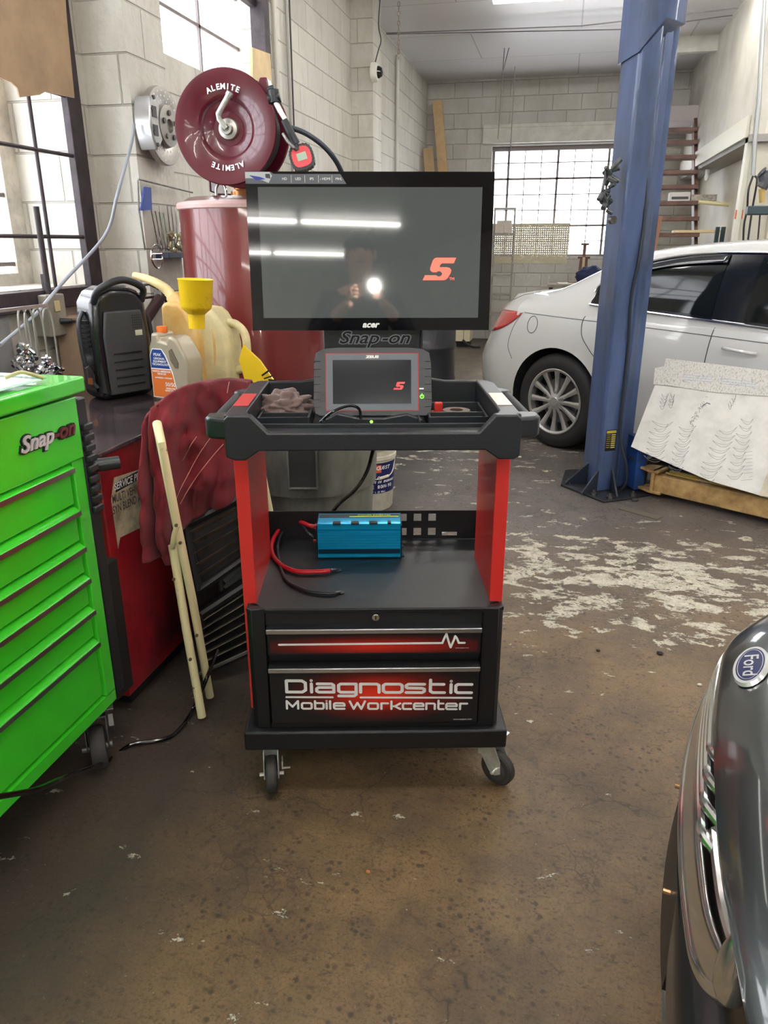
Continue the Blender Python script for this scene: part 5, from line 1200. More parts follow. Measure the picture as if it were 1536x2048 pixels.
for k in range(40):
    x, y = random.uniform(1380, 1412), 0; y = 850-(x-1380)*1.6+random.uniform(-8, 8); a = random.uniform(0, pi)
    g.stroke([pl2(x, y), pl2(x+4*cos(a), y+4*sin(a))], .0022, Matrix(), .0008)
for k in range(9): g.stroke([pl2(1480+random.uniform(0, 20), 905+k*7), pl2(1505, 903+k*7)], .0014, Matrix(), .0008)
g.stroke([pl2(1405, 812), pl2(1414, 806), pl2(1420, 808)], .006, Matrix(), .0008)
g.build('drawn_marks', PEN, cb, label='grey pen scribbles in rows of curves', smooth=0)
g = MB(Mc @ T(0, 0, .006))
for y0 in (752, 757, 762):
    g.stroke([pl2(1365, y0-2), pl2(1425, y0+3)], .0018, Matrix()); g.stroke([pl2(1440, y0+6), pl2(1512, y0+13)], .0018, Matrix())
g.build('print_lines', mat('print_blue', (130, 160, 205), .6), cb, smooth=0)
MB(Mc).prism([(p.x, p.y) for p in [inv_ @ (atY(*c)-cb.location) for c in ((1515, 980, 3.72), (1560, 880, 3.95), (1640, 900, 3.7), (1640, 1000, 3.6))]], .002, .012).build('corner_board', mat('board_cream', (214, 204, 182), .6, var=.15), cb, smooth=0)

# ================================================================ PHOTOGRAPHER (seen only mirrored in the monitor)
ph = thing('smartphone', 'dark phone with lit flash held up in front of the cart, mirrored in the monitor', 'phone', toW(0, -.012, H), 12.87)
MB(RX(-19.85)).box(-.035, .04, -.009, -.001, -.13, .03).build('case', BLKS, ph, bevel=.002)
MB(RX(-19.85)).cyl((.020, 0, -.012), (.020, .0012, -.012), .0075, n=20).build('flash_lamp', mat('flash_white', (255, 252, 240), .3, emit=320), ph)
def skin(name, pts, edges, radii, m_, parent, sub=2, root=0):
    me = bpy.data.meshes.new(name); me.from_pydata([tuple(p) for p in pts], edges, []); me.materials.append(m_)
    ob = bpy.data.objects.new(name, me); COL.objects.link(ob); ob.parent = parent
    sk = ob.modifiers.new('skin', 'SKIN'); sk.use_smooth_shade = True
    me.attributes if False else None
    for v, r in zip(me.skin_vertices[0].data if me.skin_vertices else [], radii): v.radius = (r, r) if not isinstance(r, tuple) else r
    md = ob.modifiers.new('sub', 'SUBSURF'); md.levels = sub; md.render_levels = sub
    return ob
def skin_mesh(name, pts, edges, radii, m_, parent, sub=2, root=0):
    bm = bmesh.new(); lay = bm.verts.layers.skin.verify(); vs = [bm.verts.new(p) for p in pts]
    for a, b_ in edges: bm.edges.new((vs[a], vs[b_]))
    for k, (v, r) in enumerate(zip(vs, radii)):
        v[lay].radius = r if isinstance(r, tuple) else (r, r); v[lay].use_root = (k == root)
    me = bpy.data.meshes.new(name); bm.to_mesh(me); bm.free(); me.materials.append(m_)
    ob = bpy.data.objects.new(name, me); COL.objects.link(ob); ob.parent = parent
    sk = ob.modifiers.new('skin', 'SKIN'); sk.use_smooth_shade = True
    md = ob.modifiers.new('sub', 'SUBSURF'); md.levels = sub; md.render_levels = sub
    return ob
pe = thing('person', 'person in a dark jacket holding up a phone, mirrored in the monitor', 'person', toW(-.05, -.42, 0), 12.87)
SKN = mat('skin_tone', (196, 148, 122), .55); JK = mat('dark_jacket', (40, 42, 48), .8); TRS = mat('dark_trousers', (44, 46, 56), .85)
# pelvis, spine, neck, head | arms | legs : one continuous body
P_ = [(0, 0, .96), (0, .0, 1.12), (0, .0, 1.30), (0, .01, 1.40), (0, .02, 1.47), (0, .03, 1.55), (0, .04, 1.64), (0, .03, 1.70),
      (-.17, .0, 1.38), (-.27, .06, 1.16), (-.10, .33, 1.33), (-.055, .38, 1.37),
      (.17, .0, 1.38), (.28, .06, 1.16), (.15, .33, 1.33), (.10, .38, 1.37),
      (-.10, 0, .90), (-.12, .02, .50), (-.13, -.01, .09), (-.14, .12, .045),
      (.10, 0, .90), (.12, .02, .50), (.13, -.01, .09), (.14, .12, .045)]
E_2 = [(0, 1), (1, 2), (2, 3), (3, 4), (4, 5), (5, 6), (6, 7), (3, 8), (8, 9), (9, 10), (10, 11), (3, 12), (12, 13), (13, 14), (14, 15), (0, 16), (16, 17), (17, 18), (18, 19), (0, 20), (20, 21), (21, 22), (22, 23)]
R_ = [(.15, .12), (.14, .11), (.16, .12), (.12, .09), (.055, .055), (.075, .085), (.080, .095), (.055, .06), .062, .050, .032, .026, .062, .050, .032, .026, .09, .062, .042, .035, .09, .062, .042, .035]
skin_mesh('body', P_, E_2, R_, SKN, pe)
JP = [(0, 0, .92), (0, .0, 1.12), (0, .0, 1.30), (0, .005, 1.41), (-.17, .0, 1.385), (-.27, .06, 1.16), (-.125, .29, 1.305), (.17, .0, 1.385), (.28, .06, 1.16), (.17, .29, 1.305)]
skin_mesh('jacket', JP, [(0, 1), (1, 2), (2, 3), (3, 4), (4, 5), (5, 6), (3, 7), (7, 8), (8, 9)], [(.175, .14), (.165, .13), (.185, .14), (.12, .11), .080, .066, .048, .080, .066, .048], JK, pe)
skin_mesh('trousers', [(0, 0, .96), (-.10, 0, .88), (-.12, .02, .50), (-.13, -.01, .10), (.10, 0, .88), (.12, .02, .50), (.13, -.01, .10)], [(0, 1), (1, 2), (2, 3), (0, 4), (4, 5), (5, 6)], [(.16, .13), .10, .078, .066, .10, .078, .066], TRS, pe)
for s_ in (-1, 1):
    hx = -.055 if s_ < 0 else .10; pts = [(hx, .38, 1.37), (hx, .40, 1.40)]; ed = [(0, 1)]; ra = [.026, .028]
    for k in range(4):
        b0 = len(pts); zf = 1.385+.020*k; l = (.9, 1, .95, .8)[k]
        pts += [(hx-s_*.006, .405, zf), (hx-s_*.022*l, .412, zf+.004), (hx-s_*.045*l, .405, zf+.004)]; ed += [(1, b0), (b0, b0+1), (b0+1, b0+2)]; ra += [.0095, .0085, .007]
    b0 = len(pts); pts += [(hx-s_*.01, .385, 1.39), (hx-s_*.035, .380, 1.405)]; ed += [(0, b0), (b0, b0+1)]; ra += [.011, .009]
    skin_mesh('hand', pts, ed, ra, SKN, pe)
blob(MB(), (0, .015, 1.685), .088, .10, .085, .10, 5, 3, 30, 18).build('hair', mat('hair_dark', (34, 28, 26), .7), pe, smooth=180)
MB().prism([(-.012, 1.60), (.012, 1.60), (.004, 1.65), (-.004, 1.65)], -.155, -.125, 0, XZ).build('nose', SKN, pe, bevel=.003)
for s_ in (-1, 1):
    blob(MB(), (s_*.032, .125, 1.652), .012, .008, .007, 0, 1, 0, 12, 8).build('eye', mat('eye_dark', (30, 24, 22), .3), pe, smooth=180)
    blob(MB(), (s_*.084, .04, 1.63), .010, .02, .03, .1, 2, 0, 12, 8).build('ear', SKN, pe, smooth=180)
    MB().prism([(s_*.13-.05, -.10), (s_*.13+.05, -.10), (s_*.13+.045, .17), (s_*.13-.045, .17)], 0, .10).build('shoe', BLKP, pe, bevel=.03)
MB().box(-.025, .025, .118, .124, 1.585, 1.592).build('mouth', mat('lip', (150, 90, 84), .5), pe)
# ================================================================ WHITE SEDAN
def interp(tab, x):
    if x <= tab[0][0]: return tab[0][1]
    for (a, va), (b_, vb) in zip(tab[:-1], tab[1:]):
        if x <= b_:
            t = (x-a)/(b_-a); return va+(vb-va)*t
    return tab[-1][1]
def smooth_tab(tab, n=6):
    q = spline([(a, b_, 0) for a, b_ in tab], n); return [(p.x, p.y) for p in q]
CW = mat('car_white', (205, 206, 206), .22, coat=1)
DK = mat('arch_dark', (22, 22, 24), .8)
TINT = mat('tinted_glass', (16, 20, 22), .06, spec=.35)
car = thing('white_sedan', 'white four-door sedan parked diagonally behind the blue lift post', 'car', toW(1.976, 6.034), -38.2)
WB = 2.87
def halfw(x):
    if x < -.30: t = min(1, (-.30-x)/.86); return .95*(max(0, 1-t**2.8))**.46
    if x > 2.9: t = min(1, (x-2.9)/1.1); return .95*(max(0, 1-t**2.8))**.46
    return .95
def DF(p):
    x, y, z = p; r = min(1, max(0, (-.2-x)/.6)); r = r*r*(3-2*r)
    return (x+r*.48*max(0, z-.58), y*(1-r*.10*max(0, z-.7)), z)
ztop = smooth_tab([(-1.12, .98), (-1.0, 1.07), (-.75, 1.105), (-.3, 1.115), (.2, 1.08), (.8, 1.04), (2.5, 1.03), (2.9, 1.00), (3.4, .93), (3.75, .84), (3.95, .70)])
sec = [(.0, .16), (.6, .16), (.88, .18), (.95, .22), (.978, .32), (.99, .45), (1.0, .60), (1.0, .75), (.99, .86), (.975, .93)]
def section(x):
    w = halfw(x); zt = interp(ztop, x)
    zb = 0 if x > -.6 else (-.6-x)*.25
    pts = [(a*w, min(z+(zb if z < .4 else 0), zt-.07)) for a, z in sec]
    zs = min(.965, zt-.06)
    pts += [(.962*w, zs), (.93*w, min(zs+.025, zt-.03)), (.86*w, zt-.022), (.60*w, zt-.004), (.3*w, zt), (0, zt+.002)]
    return pts
xs = [-1.155, -1.15, -1.14, -1.12, -1.09, -1.05, -1.0, -.94, -.88, -.8, -.72, -.64, -.56, -.48, -.4, -.3]+[-.2+.1*k for k in range(0, 33)]+[3.1, 3.2, 3.3, 3.4, 3.5, 3.6, 3.7, 3.8, 3.87, 3.93, 3.97]
vs = []; fs = []
S0 = [section(x) for x in xs]; m = len(S0[0]); ring = 2*m-2
for x, s_ in zip(xs, S0):
    vs += [(x, -p[0], p[1]) for p in s_]+[(x, p[0], p[1]) for p in s_[-2:0:-1]]
for i in range(len(xs)-1):
    for j in range(ring): fs.append((i*ring+j, (i+1)*ring+j, (i+1)*ring+(j+1) % ring, i*ring+(j+1) % ring))
fs += [tuple(range(ring)), tuple(range((len(xs)-1)*ring, len(xs)*ring))[::-1]]
bodyo = MB().add([DF(p) for p in vs], fs).build('body_shell', [CW, DK], car, smooth=40)
cut = []
for xw in (0, WB):
    for s_ in (-1, 1):
        q = [(xw+.40*cos(R(a)), .345+.395*sin(R(a))) for a in range(-8, 189, 7)]+[(xw-.40, -.2), (xw+.40, -.2)]
        g = MB(); g.prism(q, -s_*1.3, -s_*.62, 0, XZ) if s_ > 0 else g.prism(q, .62, 1.3, 0, XZ)
        c = g.build('cutter', DK, smooth=0); cut.append(c)
# apply the wheel openings with bmesh booleans evaluated once, then drop the cutters
for c in cut:
    md = bodyo.modifiers.new('cut', 'BOOLEAN'); md.operation = 'DIFFERENCE'; md.object = c; md.solver = 'EXACT'
    c.parent = car
bpy.context.view_layer.update()
dg = bpy.context.evaluated_depsgraph_get()
nm = bpy.data.meshes.new_from_object(bodyo.evaluated_get(dg))
bodyo.modifiers.clear(); bodyo.data = nm; nm.shade_smooth(); nm.set_sharp_from_angle(angle=R(30))
for c in cut: bpy.data.objects.remove(c, do_unlink=True)
# greenhouse
zr = smooth_tab([(-.42, 1.09), (-.15, 1.16), (.1, 1.275), (.4, 1.40), (.8, 1.46), (1.3, 1.485), (1.8, 1.47), (2.2, 1.38), (2.6, 1.20), (2.95, 1.0)])
gsec = [(.915, -.06), (.90, 0), (.865, .30), (.81, .62), (.745, .84), (.68, .93), (.56, .972), (.3, .995), (0, 1)]
def gpt(x, k):
    h = max(.02, interp(zr, x)-1.0); a, f = gsec[k]; return a, 1.0+f*h if f >= 0 else .94
def gy(x, z):
    h = max(.02, interp(zr, x)-1.0); f = (z-1.0)/h
    for (a0, f0), (a1, f1) in zip(gsec[1:-1], gsec[2:]):
        if f <= f1: t = (f-f0)/(f1-f0); return a0+(a1-a0)*t
    return 0
gx = [-.42+.075*k for k in range(46)]
g = MB()
full = list(range(len(gsec)))
def gf(u, v):
    x = -.42+3.37*u; k = v*(2*len(gsec)-2); i = int(round(k)); s_ = -1
    if i >= len(gsec): i = 2*len(gsec)-2-i; s_ = 1
    a, z = gpt(x, i); return (x, s_*a, z)
g.grid(60, 2*len(gsec)-1, gf)
g.build('roof_shell', CW, car, smooth=50)
zlow = lambda x: 1.068-.048*x
zup = smooth_tab([(.215, 1.075), (.225, 1.16), (.30, 1.235), (.45, 1.30), (.65, 1.352), (.9, 1.385), (1.25, 1.395), (1.8, 1.375), (2.15, 1.28), (2.4, 1.12), (2.5, 1.04)])
def glass(name, x0, x1, inset, off, m_, s_=-1, parent=car):
    def fn(u, v):
        x = x0+(x1-x0)*u; a = zlow(x)+inset; b_ = interp(zup, x)-inset; z = a+(b_-a)*v; return (x, s_*(gy(x, z)+off), z)
    return MB().grid(30, 10, fn).build(name, m_, parent, smooth=60)
TRB = mat('pillar_black', (20, 22, 30), .15, spec=.4)
for s_ in (-1, 1):
    glass('window_surround', .215, 2.5, 0, .005, TRB, s_)
    glass('side_window', .42, 1.10, .018, .009, TINT, s_)
    glass('side_window', .235, .40, .012, .009, TINT, s_)
    glass('side_window', 1.30, 2.38, .018, .009, TINT, s_)
    q = [(x, s_*(gy(x, zlow(x))+.010), zlow(x)-.004) for x in [.21+.06*k for k in range(39)]]
    qq = [(x, s_*(gy(x, interp(zup, x))+.008), interp(zup, x)+.003) for x in [.217, .222]+[.23+.05*k for k in range(45)]]
    MB().tube(q, .009, 8).tube(qq, .007, 8).build('chrome_trim', CHR, car)
    # rain visors
    def vis(x0, x1):
        return lambda u, v: (x0+(x1-x0)*u, s_*(gy(x0+(x1-x0)*u, interp(zup, x0+(x1-x0)*u)-.005-.05*v)+.012+.012*v), interp(zup, x0+(x1-x0)*u)-.005-.05*v)
    MB().grid(20, 4, vis(.55, 1.10)).grid(20, 4, vis(1.34, 2.1)).build('rain_visor', mat('visor_smoke', (30, 32, 38), .1, coat=1), car, solid=.002)
# rear glass / windscreen
def rg(x0, x1, w0, w1):
    return lambda u, v: (x0+(x1-x0)*u, (v-.5)*2*(w0+(w1-w0)*u), interp(zr, x0+(x1-x0)*u)*1.0+.006-.02*abs((v-.5)*2)**3)
MB().grid(14, 14, rg(-.25, .52, .58, .50)).build('rear_window', TINT, car, smooth=60)
MB().grid(14, 14, rg(2.05, 2.85, .50, .60)).build('windscreen', TINT, car, smooth=60)
def sy(x, z):
    s_ = section(x); 
    for (a0, z0), (a1, z1) in zip(s_[2:-1], s_[3:]):
        if z0 <= z <= z1: return a0+(a1-a0)*(z-z0)/max(1e-6, z1-z0)
    return s_[8][0]
def sline(pts, off=.0015): return [DF((x, -(sy(x, z)+off), z)) for x, z in pts]
def dense(pts, n=6): return [(p.x, p.y) for p in spline([(a, b_, 0) for a, b_ in pts], n)]
SEAM = mat('panel_gap', (60, 62, 64), .6)
g = MB()
g.tube(sline(dense([(.205, 1.0), (.19, .93), (.21, .84), (.28, .76), (.42, .62), (.47, .45), (.47, .30)])), .0028, 6)
g.tube(sline(dense([(1.14, 1.0), (1.13, .85), (1.12, .6), (1.12, .28)])), .0028, 6)
g.tube(sline(dense([(-.43, .965), (-.1, .955), (.2, .948), (.6, .94), (1.14, .925), (1.8, .905), (2.4, .90)]), .001), .002, 6)
g.tube(sline([(-.25+.055*cos(a)*.95, .885+.06*sin(a)) for a in [2*pi*k/32 for k in range(33)]]), .0022, 6)
g.tube(sline(dense([(-.42, .97), (-.5, .86), (-.50, .72), (-.42, .62)])), .0015, 6)
g.tube([(-.30, -.80, 1.108), (-.42, -.845, 1.085), (-.60, -.78, 1.03)], .002, 6)
g.build('panel_gap', SEAM, car)
for x0 in (1.20, ):
    q = [(x0+.03, -(.955), .865), (x0+.06, -.985, .868), (x0+.12, -.992, .864), (x0+.19, -.985, .858), (x0+.23, -.955, .853)]
    MB().tube(spline(q, 5), [.010]*21, 10).build('door_handle', CW, car)
def tl_(u, v):
    x = -1.02+.60*u; a = .77+.16*u*u+.03*u; b_ = .955+.012*u; z = a+(b_-a)*v*(1 if u < .9 else (1-u)*10*.9+.1); return DF((x, -(sy(x, z)+.006), z))
MB().grid(28, 8, tl_).build('tail_light', mat('tail_red', (196, 26, 38), .1, coat=1), car, solid=.004)
# antenna fin
MB().prism([(.34, 1.385), (.42, 1.405), (.47, 1.435), (.30, 1.425), (.24, 1.40)], -.02, .02, 0, XZ).build('antenna_fin', CW, car, bevel=.004)
# lower body dark valance and light grey sill line
g = MB(); g.tube([(x, -(halfw(x)*.955+.002), .275) for x in [.5+.12*k for k in range(17)]], .006, 6); g.build('sill_trim', mat('sill_grey', (196, 198, 200), .3, coat=1), car)
MB().box(-.95, 3.6, -.60, .60, .14, .5).box(.45, 2.4, -.84, .84, .14, .19).build('underbody', DK, car)
RIMM = mat('rim_silver', (200, 200, 202), .25, .85)
def carwheel(xw, s_):
    # wheel local: axis along z (outward), built around origin
    Mw = T(xw, s_*.93, .348) @ (RX(90) if s_ < 0 else RX(-90))
    Rt = .348
    w = MB(Mw)
    w.lathe([(.238, -.005), (.250, .0), (.285, .006), (.320, .0), (.340, -.016), (Rt, -.040), (Rt, -.18), (.335, -.20), (.24, -.20), (.238, -.10), (.238, -.005)], 72)
    o = w.build('wheel', mat('tyre', (34, 34, 36), .65), car)
    r_ = MB(Mw)
    r_.lathe([(.236, -.10), (.236, -.004), (.243, .002), (.236, .004), (.222, -.004), (.215, -.05)], 64)
    for k in range(12):
        a = 2*pi*k/12; ca_, sa_ = cos(a), sin(a)
        def P(r, t, z): return (r*ca_-t*sa_, r*sa_+t*ca_, z)
        sp = [(.045, .014, -.005), (.10, .015, -.018), (.17, .018, -.014), (.222, .024, -.008)]
        vs = []
        for r, hw_, z in sp: vs += [P(r, -hw_, z-.03), P(r, -hw_, z-.004), P(r, -hw_*.5, z), P(r, hw_*.5, z), P(r, hw_, z-.004), P(r, hw_, z-.03)]
        fs = [(i*6+j, (i+1)*6+j, (i+1)*6+j+1, i*6+j+1) for i in range(3) for j in range(5)]
        r_.add(vs, fs)
    r_.lathe([(.0, .0), (.032, .0), (.036, -.003), (.058, -.008), (.062, -.02), (.062, -.05)], 32)
    rm = r_.build('rim', RIMM, o, smooth=30)
    d_ = MB(Mw); d_.lathe([(.0, -.075), (.165, -.075), (.170, -.085)], 40).lathe([(.17, -.11), (.236, -.11)], 40, 1)
    d_.build('brake_rotor', [mat('brake_grey_car', (116, 114, 112), .4, .7), DK], o)
    n_ = MB(Mw)
    for k in range(5): a = 2*pi*(k+.25)/5; n_.cyl((.072*cos(a), .072*sin(a), -.03), (.072*cos(a), .072*sin(a), -.008), .0125, n=12)
    n_.build('lug_nut', CHR, o)
for xw in (0, WB):
    for s_ in (-1, 1): carwheel(xw, s_)

# ================================================================ DARK CAR NOSE, RIGHT FOREGROUND
dc = thing('dark_car', 'dark grey metallic car with chrome grille and blue oval badge at the right edge', 'car', toW(.625, 1.2), 63+12.87)
DP = mat('dark_metallic', (70, 74, 74), .28, .75, coat=1)
def edge(x): return -.15*x*x-(1.1*max(0, x-.02)**2)
def hoodpt(x, s):
    # s: distance behind the leading edge
    e = edge(x); c = 1-.06*x*x
    return (x, e-s, .715+.075*(1-math.exp(-s*16))*c+.105*s-.02*x*x+(-.10*max(0, x-.25) if x > .25 else 0))
svals = [0, .004, .01, .02, .035, .055, .08, .11, .15, .2, .27, .35, .45, .6, .8, 1.0, 1.2]
n_x = 60
g = MB(); vs = []; fs = []
X_ = [-.88+1.62*i/(n_x-1) for i in range(n_x)]
rows = [(lambda x: (x, edge(x)-.02, .690)), (lambda x: (x, edge(x)-.004, .698)), (lambda x: (x, edge(x)+.003, .707))]
for x in X_:
    vs += [f(x) for f in rows]+[hoodpt(x, s) for s in svals]
m = len(rows)+len(svals)
for i in range(n_x-1):
    for j in range(m-1): fs.append((i*m+j, (i+1)*m+j, (i+1)*m+j+1, i*m+j+1))
g.add(vs, fs); g.build('hood', DP, dc, smooth=60)
# fenders/front body below the hood
def bodyf(u, v):
    x = -.92+1.70*u; e = edge(x)
    prof_ = [(-.06, .70), (-.05, .66), (-.045, .58), (-.03, .50), (.0, .47), (.022, .43), (.025, .34), (.012, .27), (-.05, .22), (-.15, .20)]
    k = v*(len(prof_)-1); i = min(int(k), len(prof_)-2); f = k-i
    return (x, e+prof_[i][0]*(1-f)+prof_[i+1][0]*f, prof_[i][1]*(1-f)+prof_[i+1][1]*f)
MB().grid(60, 28, bodyf).build('bumper', mat('bumper_dark', (34, 36, 38), .35, coat=.5), dc, smooth=60)
MB().box(-.88, .60, -1.9, -.35, .18, .70).build('engine_bay', DK, dc)
# chrome grille surround: flat sloping band with ridges, rounded end
CHG = mat('grille_chrome', (230, 231, 228), .15, .94, bump=.08, bscale=18)
def gfront(x, off=0): return -.25*x*x+.02+off
def gp(x, v, lift=0):
    """v 0 at the bottom lip, 1 at the hood edge"""
    y0, z0 = gfront(x), .505; y1, z1 = edge(x)-.012, .700
    if x < -.45: k = (-.45-x)/.16; z0 += .115*k**1.8; y0 += (y1-y0)*min(1, .55*k*k)
    y = y0+(y1-y0)*v; z = z0+(z1-z0)*v
    n = Vector((0, .9, .42)); return Vector((x, y, z))+n*lift
xs_ = [-.605+.0]+[-.60+.02*k for k in range(56)]
def band(v0, v1, x0, x1, lift, name, m_, par=dc, r=.0):
    def fn(u, w): x = x0+(x1-x0)*u; return gp(x, v0+(v1-v0)*w, lift+.004*sin(pi*w))
    return MB().grid(60, 5, fn).build(name, m_, par, solid=.004, smooth=60)
face = band(0, .52, -.605, .50, .012, 'grille_band', CHG)
MB().tube([gp(x, 0, .006) for x in xs_], .0125, 12).build('outer_lip', CHG, face)
MB().tube([gp(x, -.06, .0) for x in xs_], .007, 8).build('rubber_seal', mat('seal_tan', (132, 126, 112), .5), face)
MB().grid(40, 4, lambda u, w: gp(-.60+1.1*u, .45+.55*w, -.02)).build('grille_opening', DK, face)
for k, (v, xe) in enumerate(((.56, -.345), (.66, -.300), (.76, -.260), (.86, -.215))):
    q = [gp(x, v, .012) for x in [xe+(.50-xe)*j/40 for j in range(41)]]
    q = [gp(xe-.05, v+.05, -.018), gp(xe-.015, v+.015, .006)]+q
    MB().tube(q, .0085, 10).build('grille_bar', CHG, face)
for k, v in enumerate((.60, .80)):
    MB().tube([gp(x, v, -.008) for x in [-.555+.02*j+.02*k for j in range(12)]], .010, 10).build('grille_bar', CHG, face)
# end cap
MB().tube([gp(-.600, v, .004) for v in (0, .2, .4, .6, .8, 1.0)], [.016, .022, .022, .02, .016, .010], 12).build('end_cap', CHG, face)
# black licence bracket with bolts
br_ = MB()
def brk(u, w): x = -.36+.46*u; return (x, -.25*x*x+.035-.01*w, .30+.14*w)
o = MB().grid(20, 4, brk).build('plate_bracket', mat('bracket_black', (26, 27, 29), .4), dc, solid=.010, smooth=0)
for x, z in ((-.24, .385), (.02, .41)):
    MB().cyl((x, -.25*x*x+.030, z), (x, -.25*x*x+.046, z), .005, n=8).build('bolt', mat('bolt_brass', (190, 150, 110), .3, .8), o)
MB().tube([(x, -.25*x*x+.012, .205) for x in [-.9+.05*k for k in range(30)]], .014, 8).build('lower_lip', mat('lip_grey', (92, 94, 96), .5), dc)
# oval badge: find where the photographed spot lies on the hood
def hit(px, py):
    r = ray(px, py); M = Matrix.Rotation(-dc.rotation_euler.z, 3, 'Z'); o_ = M @ (EYE-dc.location); d_ = M @ r; t = .5
    while t < 4:
        p = o_+d_*t; s = edge(p.x)-p.y
        if s > 0 and abs(p.x) < .9 and p.z <= hoodpt(p.x, s)[2]: return p
        t += .002
    return None
hp = hit(1504, 1336)
if hp is None: hp = Vector((.0, edge(0)-.08, hoodpt(0, .08)[2]))
s = edge(hp.x)-hp.y; e1 = Vector(hoodpt(hp.x, s+.01))-Vector(hoodpt(hp.x, s)); e2 = Vector(hoodpt(hp.x+.01, s+edge(hp.x+.01)-edge(hp.x)))-Vector(hoodpt(hp.x, s))
bx_ = -e2.normalized(); by_ = e1.normalized()
Mb = frame(Vector(hoodpt(hp.x, s)), bx_, by_) @ T(0, 0, .001)
g = MB(Mb)
BW, BH = .066, .032
g.add([(BW*cos(2*pi*k/48), BH*sin(2*pi*k/48), 0) for k in range(48)]+[(BW*.95*cos(2*pi*k/48), BH*.93*sin(2*pi*k/48), .006) for k in range(48)], [tuple(range(48, 96))]+[(k, (k+1) % 48, 48+(k+1) % 48, 48+k) for k in range(48)], 0)
g.disc((0, 0), BH*.78, None, 48, 1, BW*.84, .0064)
q = [(BW*.77*cos(2*pi*k/40), BH*.68*sin(2*pi*k/40)) for k in range(40)]
g.stroke(q, .0011, T(0, 0, .006), .0006, 0, True)
g.text('Ford', .036, T(0, .000, .0068), .0003, .35, .0003, 0, 1.1)
g.build('oval_badge', [mat('badge_silver', (228, 228, 226), .2, .5), mat('badge_blue', (28, 36, 84), .25)], dc, label='blue oval badge with silver script')

# ================================================================ BACK OF THE SHOP
LADW = mat('ladder_paint', (150, 145, 140), .45, .2, var=.15)
ld = thing('step_ladder', 'pale metal shelf ladder standing before the back window right of the monitor', 'ladder', (-.86, 11.45, 0))
for s_ in (-1, 1): MB().box(s_*.14-.012, s_*.14+.012, -.02, .02, 0, 1.92).build('rail', LADW, ld)
for z in (.20, .48, .76, 1.03, 1.30, 1.58): MB().box(-.14, .14, -.09, .10, z-.03, z).build('step', LADW, ld)
MB().box(-.14, .14, -.015, .015, 1.89, 1.92).build('top_bar', LADW, ld)
o = MB(T(-.86, 11.44, 1.58)).box(-.10, .10, -.08, .09, .0, .17).box(-.12, .0, -.09, -.08, 0, .10).build('parts_box', mat('box_greyish', (190, 182, 172), .7), bevel=.003); tag(o, 'pale grey box on the top shelf of the step ladder', 'box')
PG = bpy.data.materials.new('pegboard'); PG.use_nodes = True; N = PG.node_tree.nodes; L = PG.node_tree.links; b = N['Principled BSDF']; b.inputs['Base Color'].default_value = lin((206, 198, 172)); b.inputs['Roughness'].default_value = .6
tc = N.new('ShaderNodeTexCoord'); mp = N.new('ShaderNodeVectorMath'); mp.operation = 'MULTIPLY'; mp.inputs[1].default_value = (32, 0, 32); L.new(tc.outputs['Object'], mp.inputs[0])
fr = N.new('ShaderNodeVectorMath'); fr.operation = 'FRACTION'; L.new(mp.outputs[0], fr.inputs[0]); sb = N.new('ShaderNodeVectorMath'); sb.operation = 'SUBTRACT'; sb.inputs[1].default_value = (.5, 0, .5); L.new(fr.outputs[0], sb.inputs[0])
ln = N.new('ShaderNodeVectorMath'); ln.operation = 'LENGTH'; L.new(sb.outputs[0], ln.inputs[0]); gt = N.new('ShaderNodeMath'); gt.operation = 'GREATER_THAN'; gt.inputs[1].default_value = .16; L.new(ln.outputs['Value'], gt.inputs[0]); L.new(gt.outputs[0], b.inputs['Alpha'])
a = atv(1030, 447, 12.28); b2 = atv(1133, 527, 12.28)
pg = MB(T(a.x, 12.285, b2.z)).box(-.34, b2.x-a.x, 0, .006, 0, a.z-b2.z).build('pegboard', PG, smooth=0); tag(pg, 'cream perforated pegboard standing on the sill of the back window', 'pegboard')
tb = thing('work_table', 'work table below the back window, mostly hidden behind the white car', 'table', (.35, 11.6, 0))
MB().box(-.55, .75, -.35, .35, .86, .90).build('table_top', mat('table_grey', (150, 142, 132), .6, var=.2), tb)
for sx in (-.5, .7):
    for sy_ in (-.3, .3): MB().box(sx-.025, sx+.025, sy_-.025, sy_+.025, 0, .86).build('leg', STEELP, tb)
for k, (x, y, w, dd, rz) in enumerate(((.12, 11.45, .36, .22, 8), (.25, 11.5, .30, .2, -12), (.40, 11.42, .34, .18, 20))):
    o = MB(T(x, y, .90+k*.018) @ RZ(rz)).box(-w/2, w/2, -dd/2, dd/2, 0, .016).build('flat_board', mat('board_pale%d' % k, ((214, 208, 196), (120, 96, 78), (196, 192, 186))[k], .6), bevel=.002)
    tag(o, ('pale board lying lowest in the small pile under the back window', 'brown board in the middle of the small pile under the back window', 'light grey board on top of the small pile under the back window')[k], 'board', 'boards on the table under the back window')
js_ = thing('jack_stand', 'rusty brown jack stand with a forked head before the back window', 'jack stand', (.28, 11.62, .90))
BRN = mat('rust_brown', (120, 84, 72), .6, var=.3)
MB().prism([(-.07, 0), (.07, 0), (.055, .34), (-.055, .34)], -.03, .03, 0, XZ).box(-.085, .085, -.03, .03, .34, .37).build('stand_body', BRN, js_, bevel=.003)
MB().box(-.022, .022, -.015, .015, .30, .52).box(-.055, .055, -.03, .03, .52, .55).build('ratchet_bar', BRN, js_, bevel=.003); MB().box(-.018, .018, -.034, -.030, .10, .36).build('tan_strip', mat('strip_tan', (196, 180, 140), .5), js_)
nb = atv(1172, 540, 11.4)
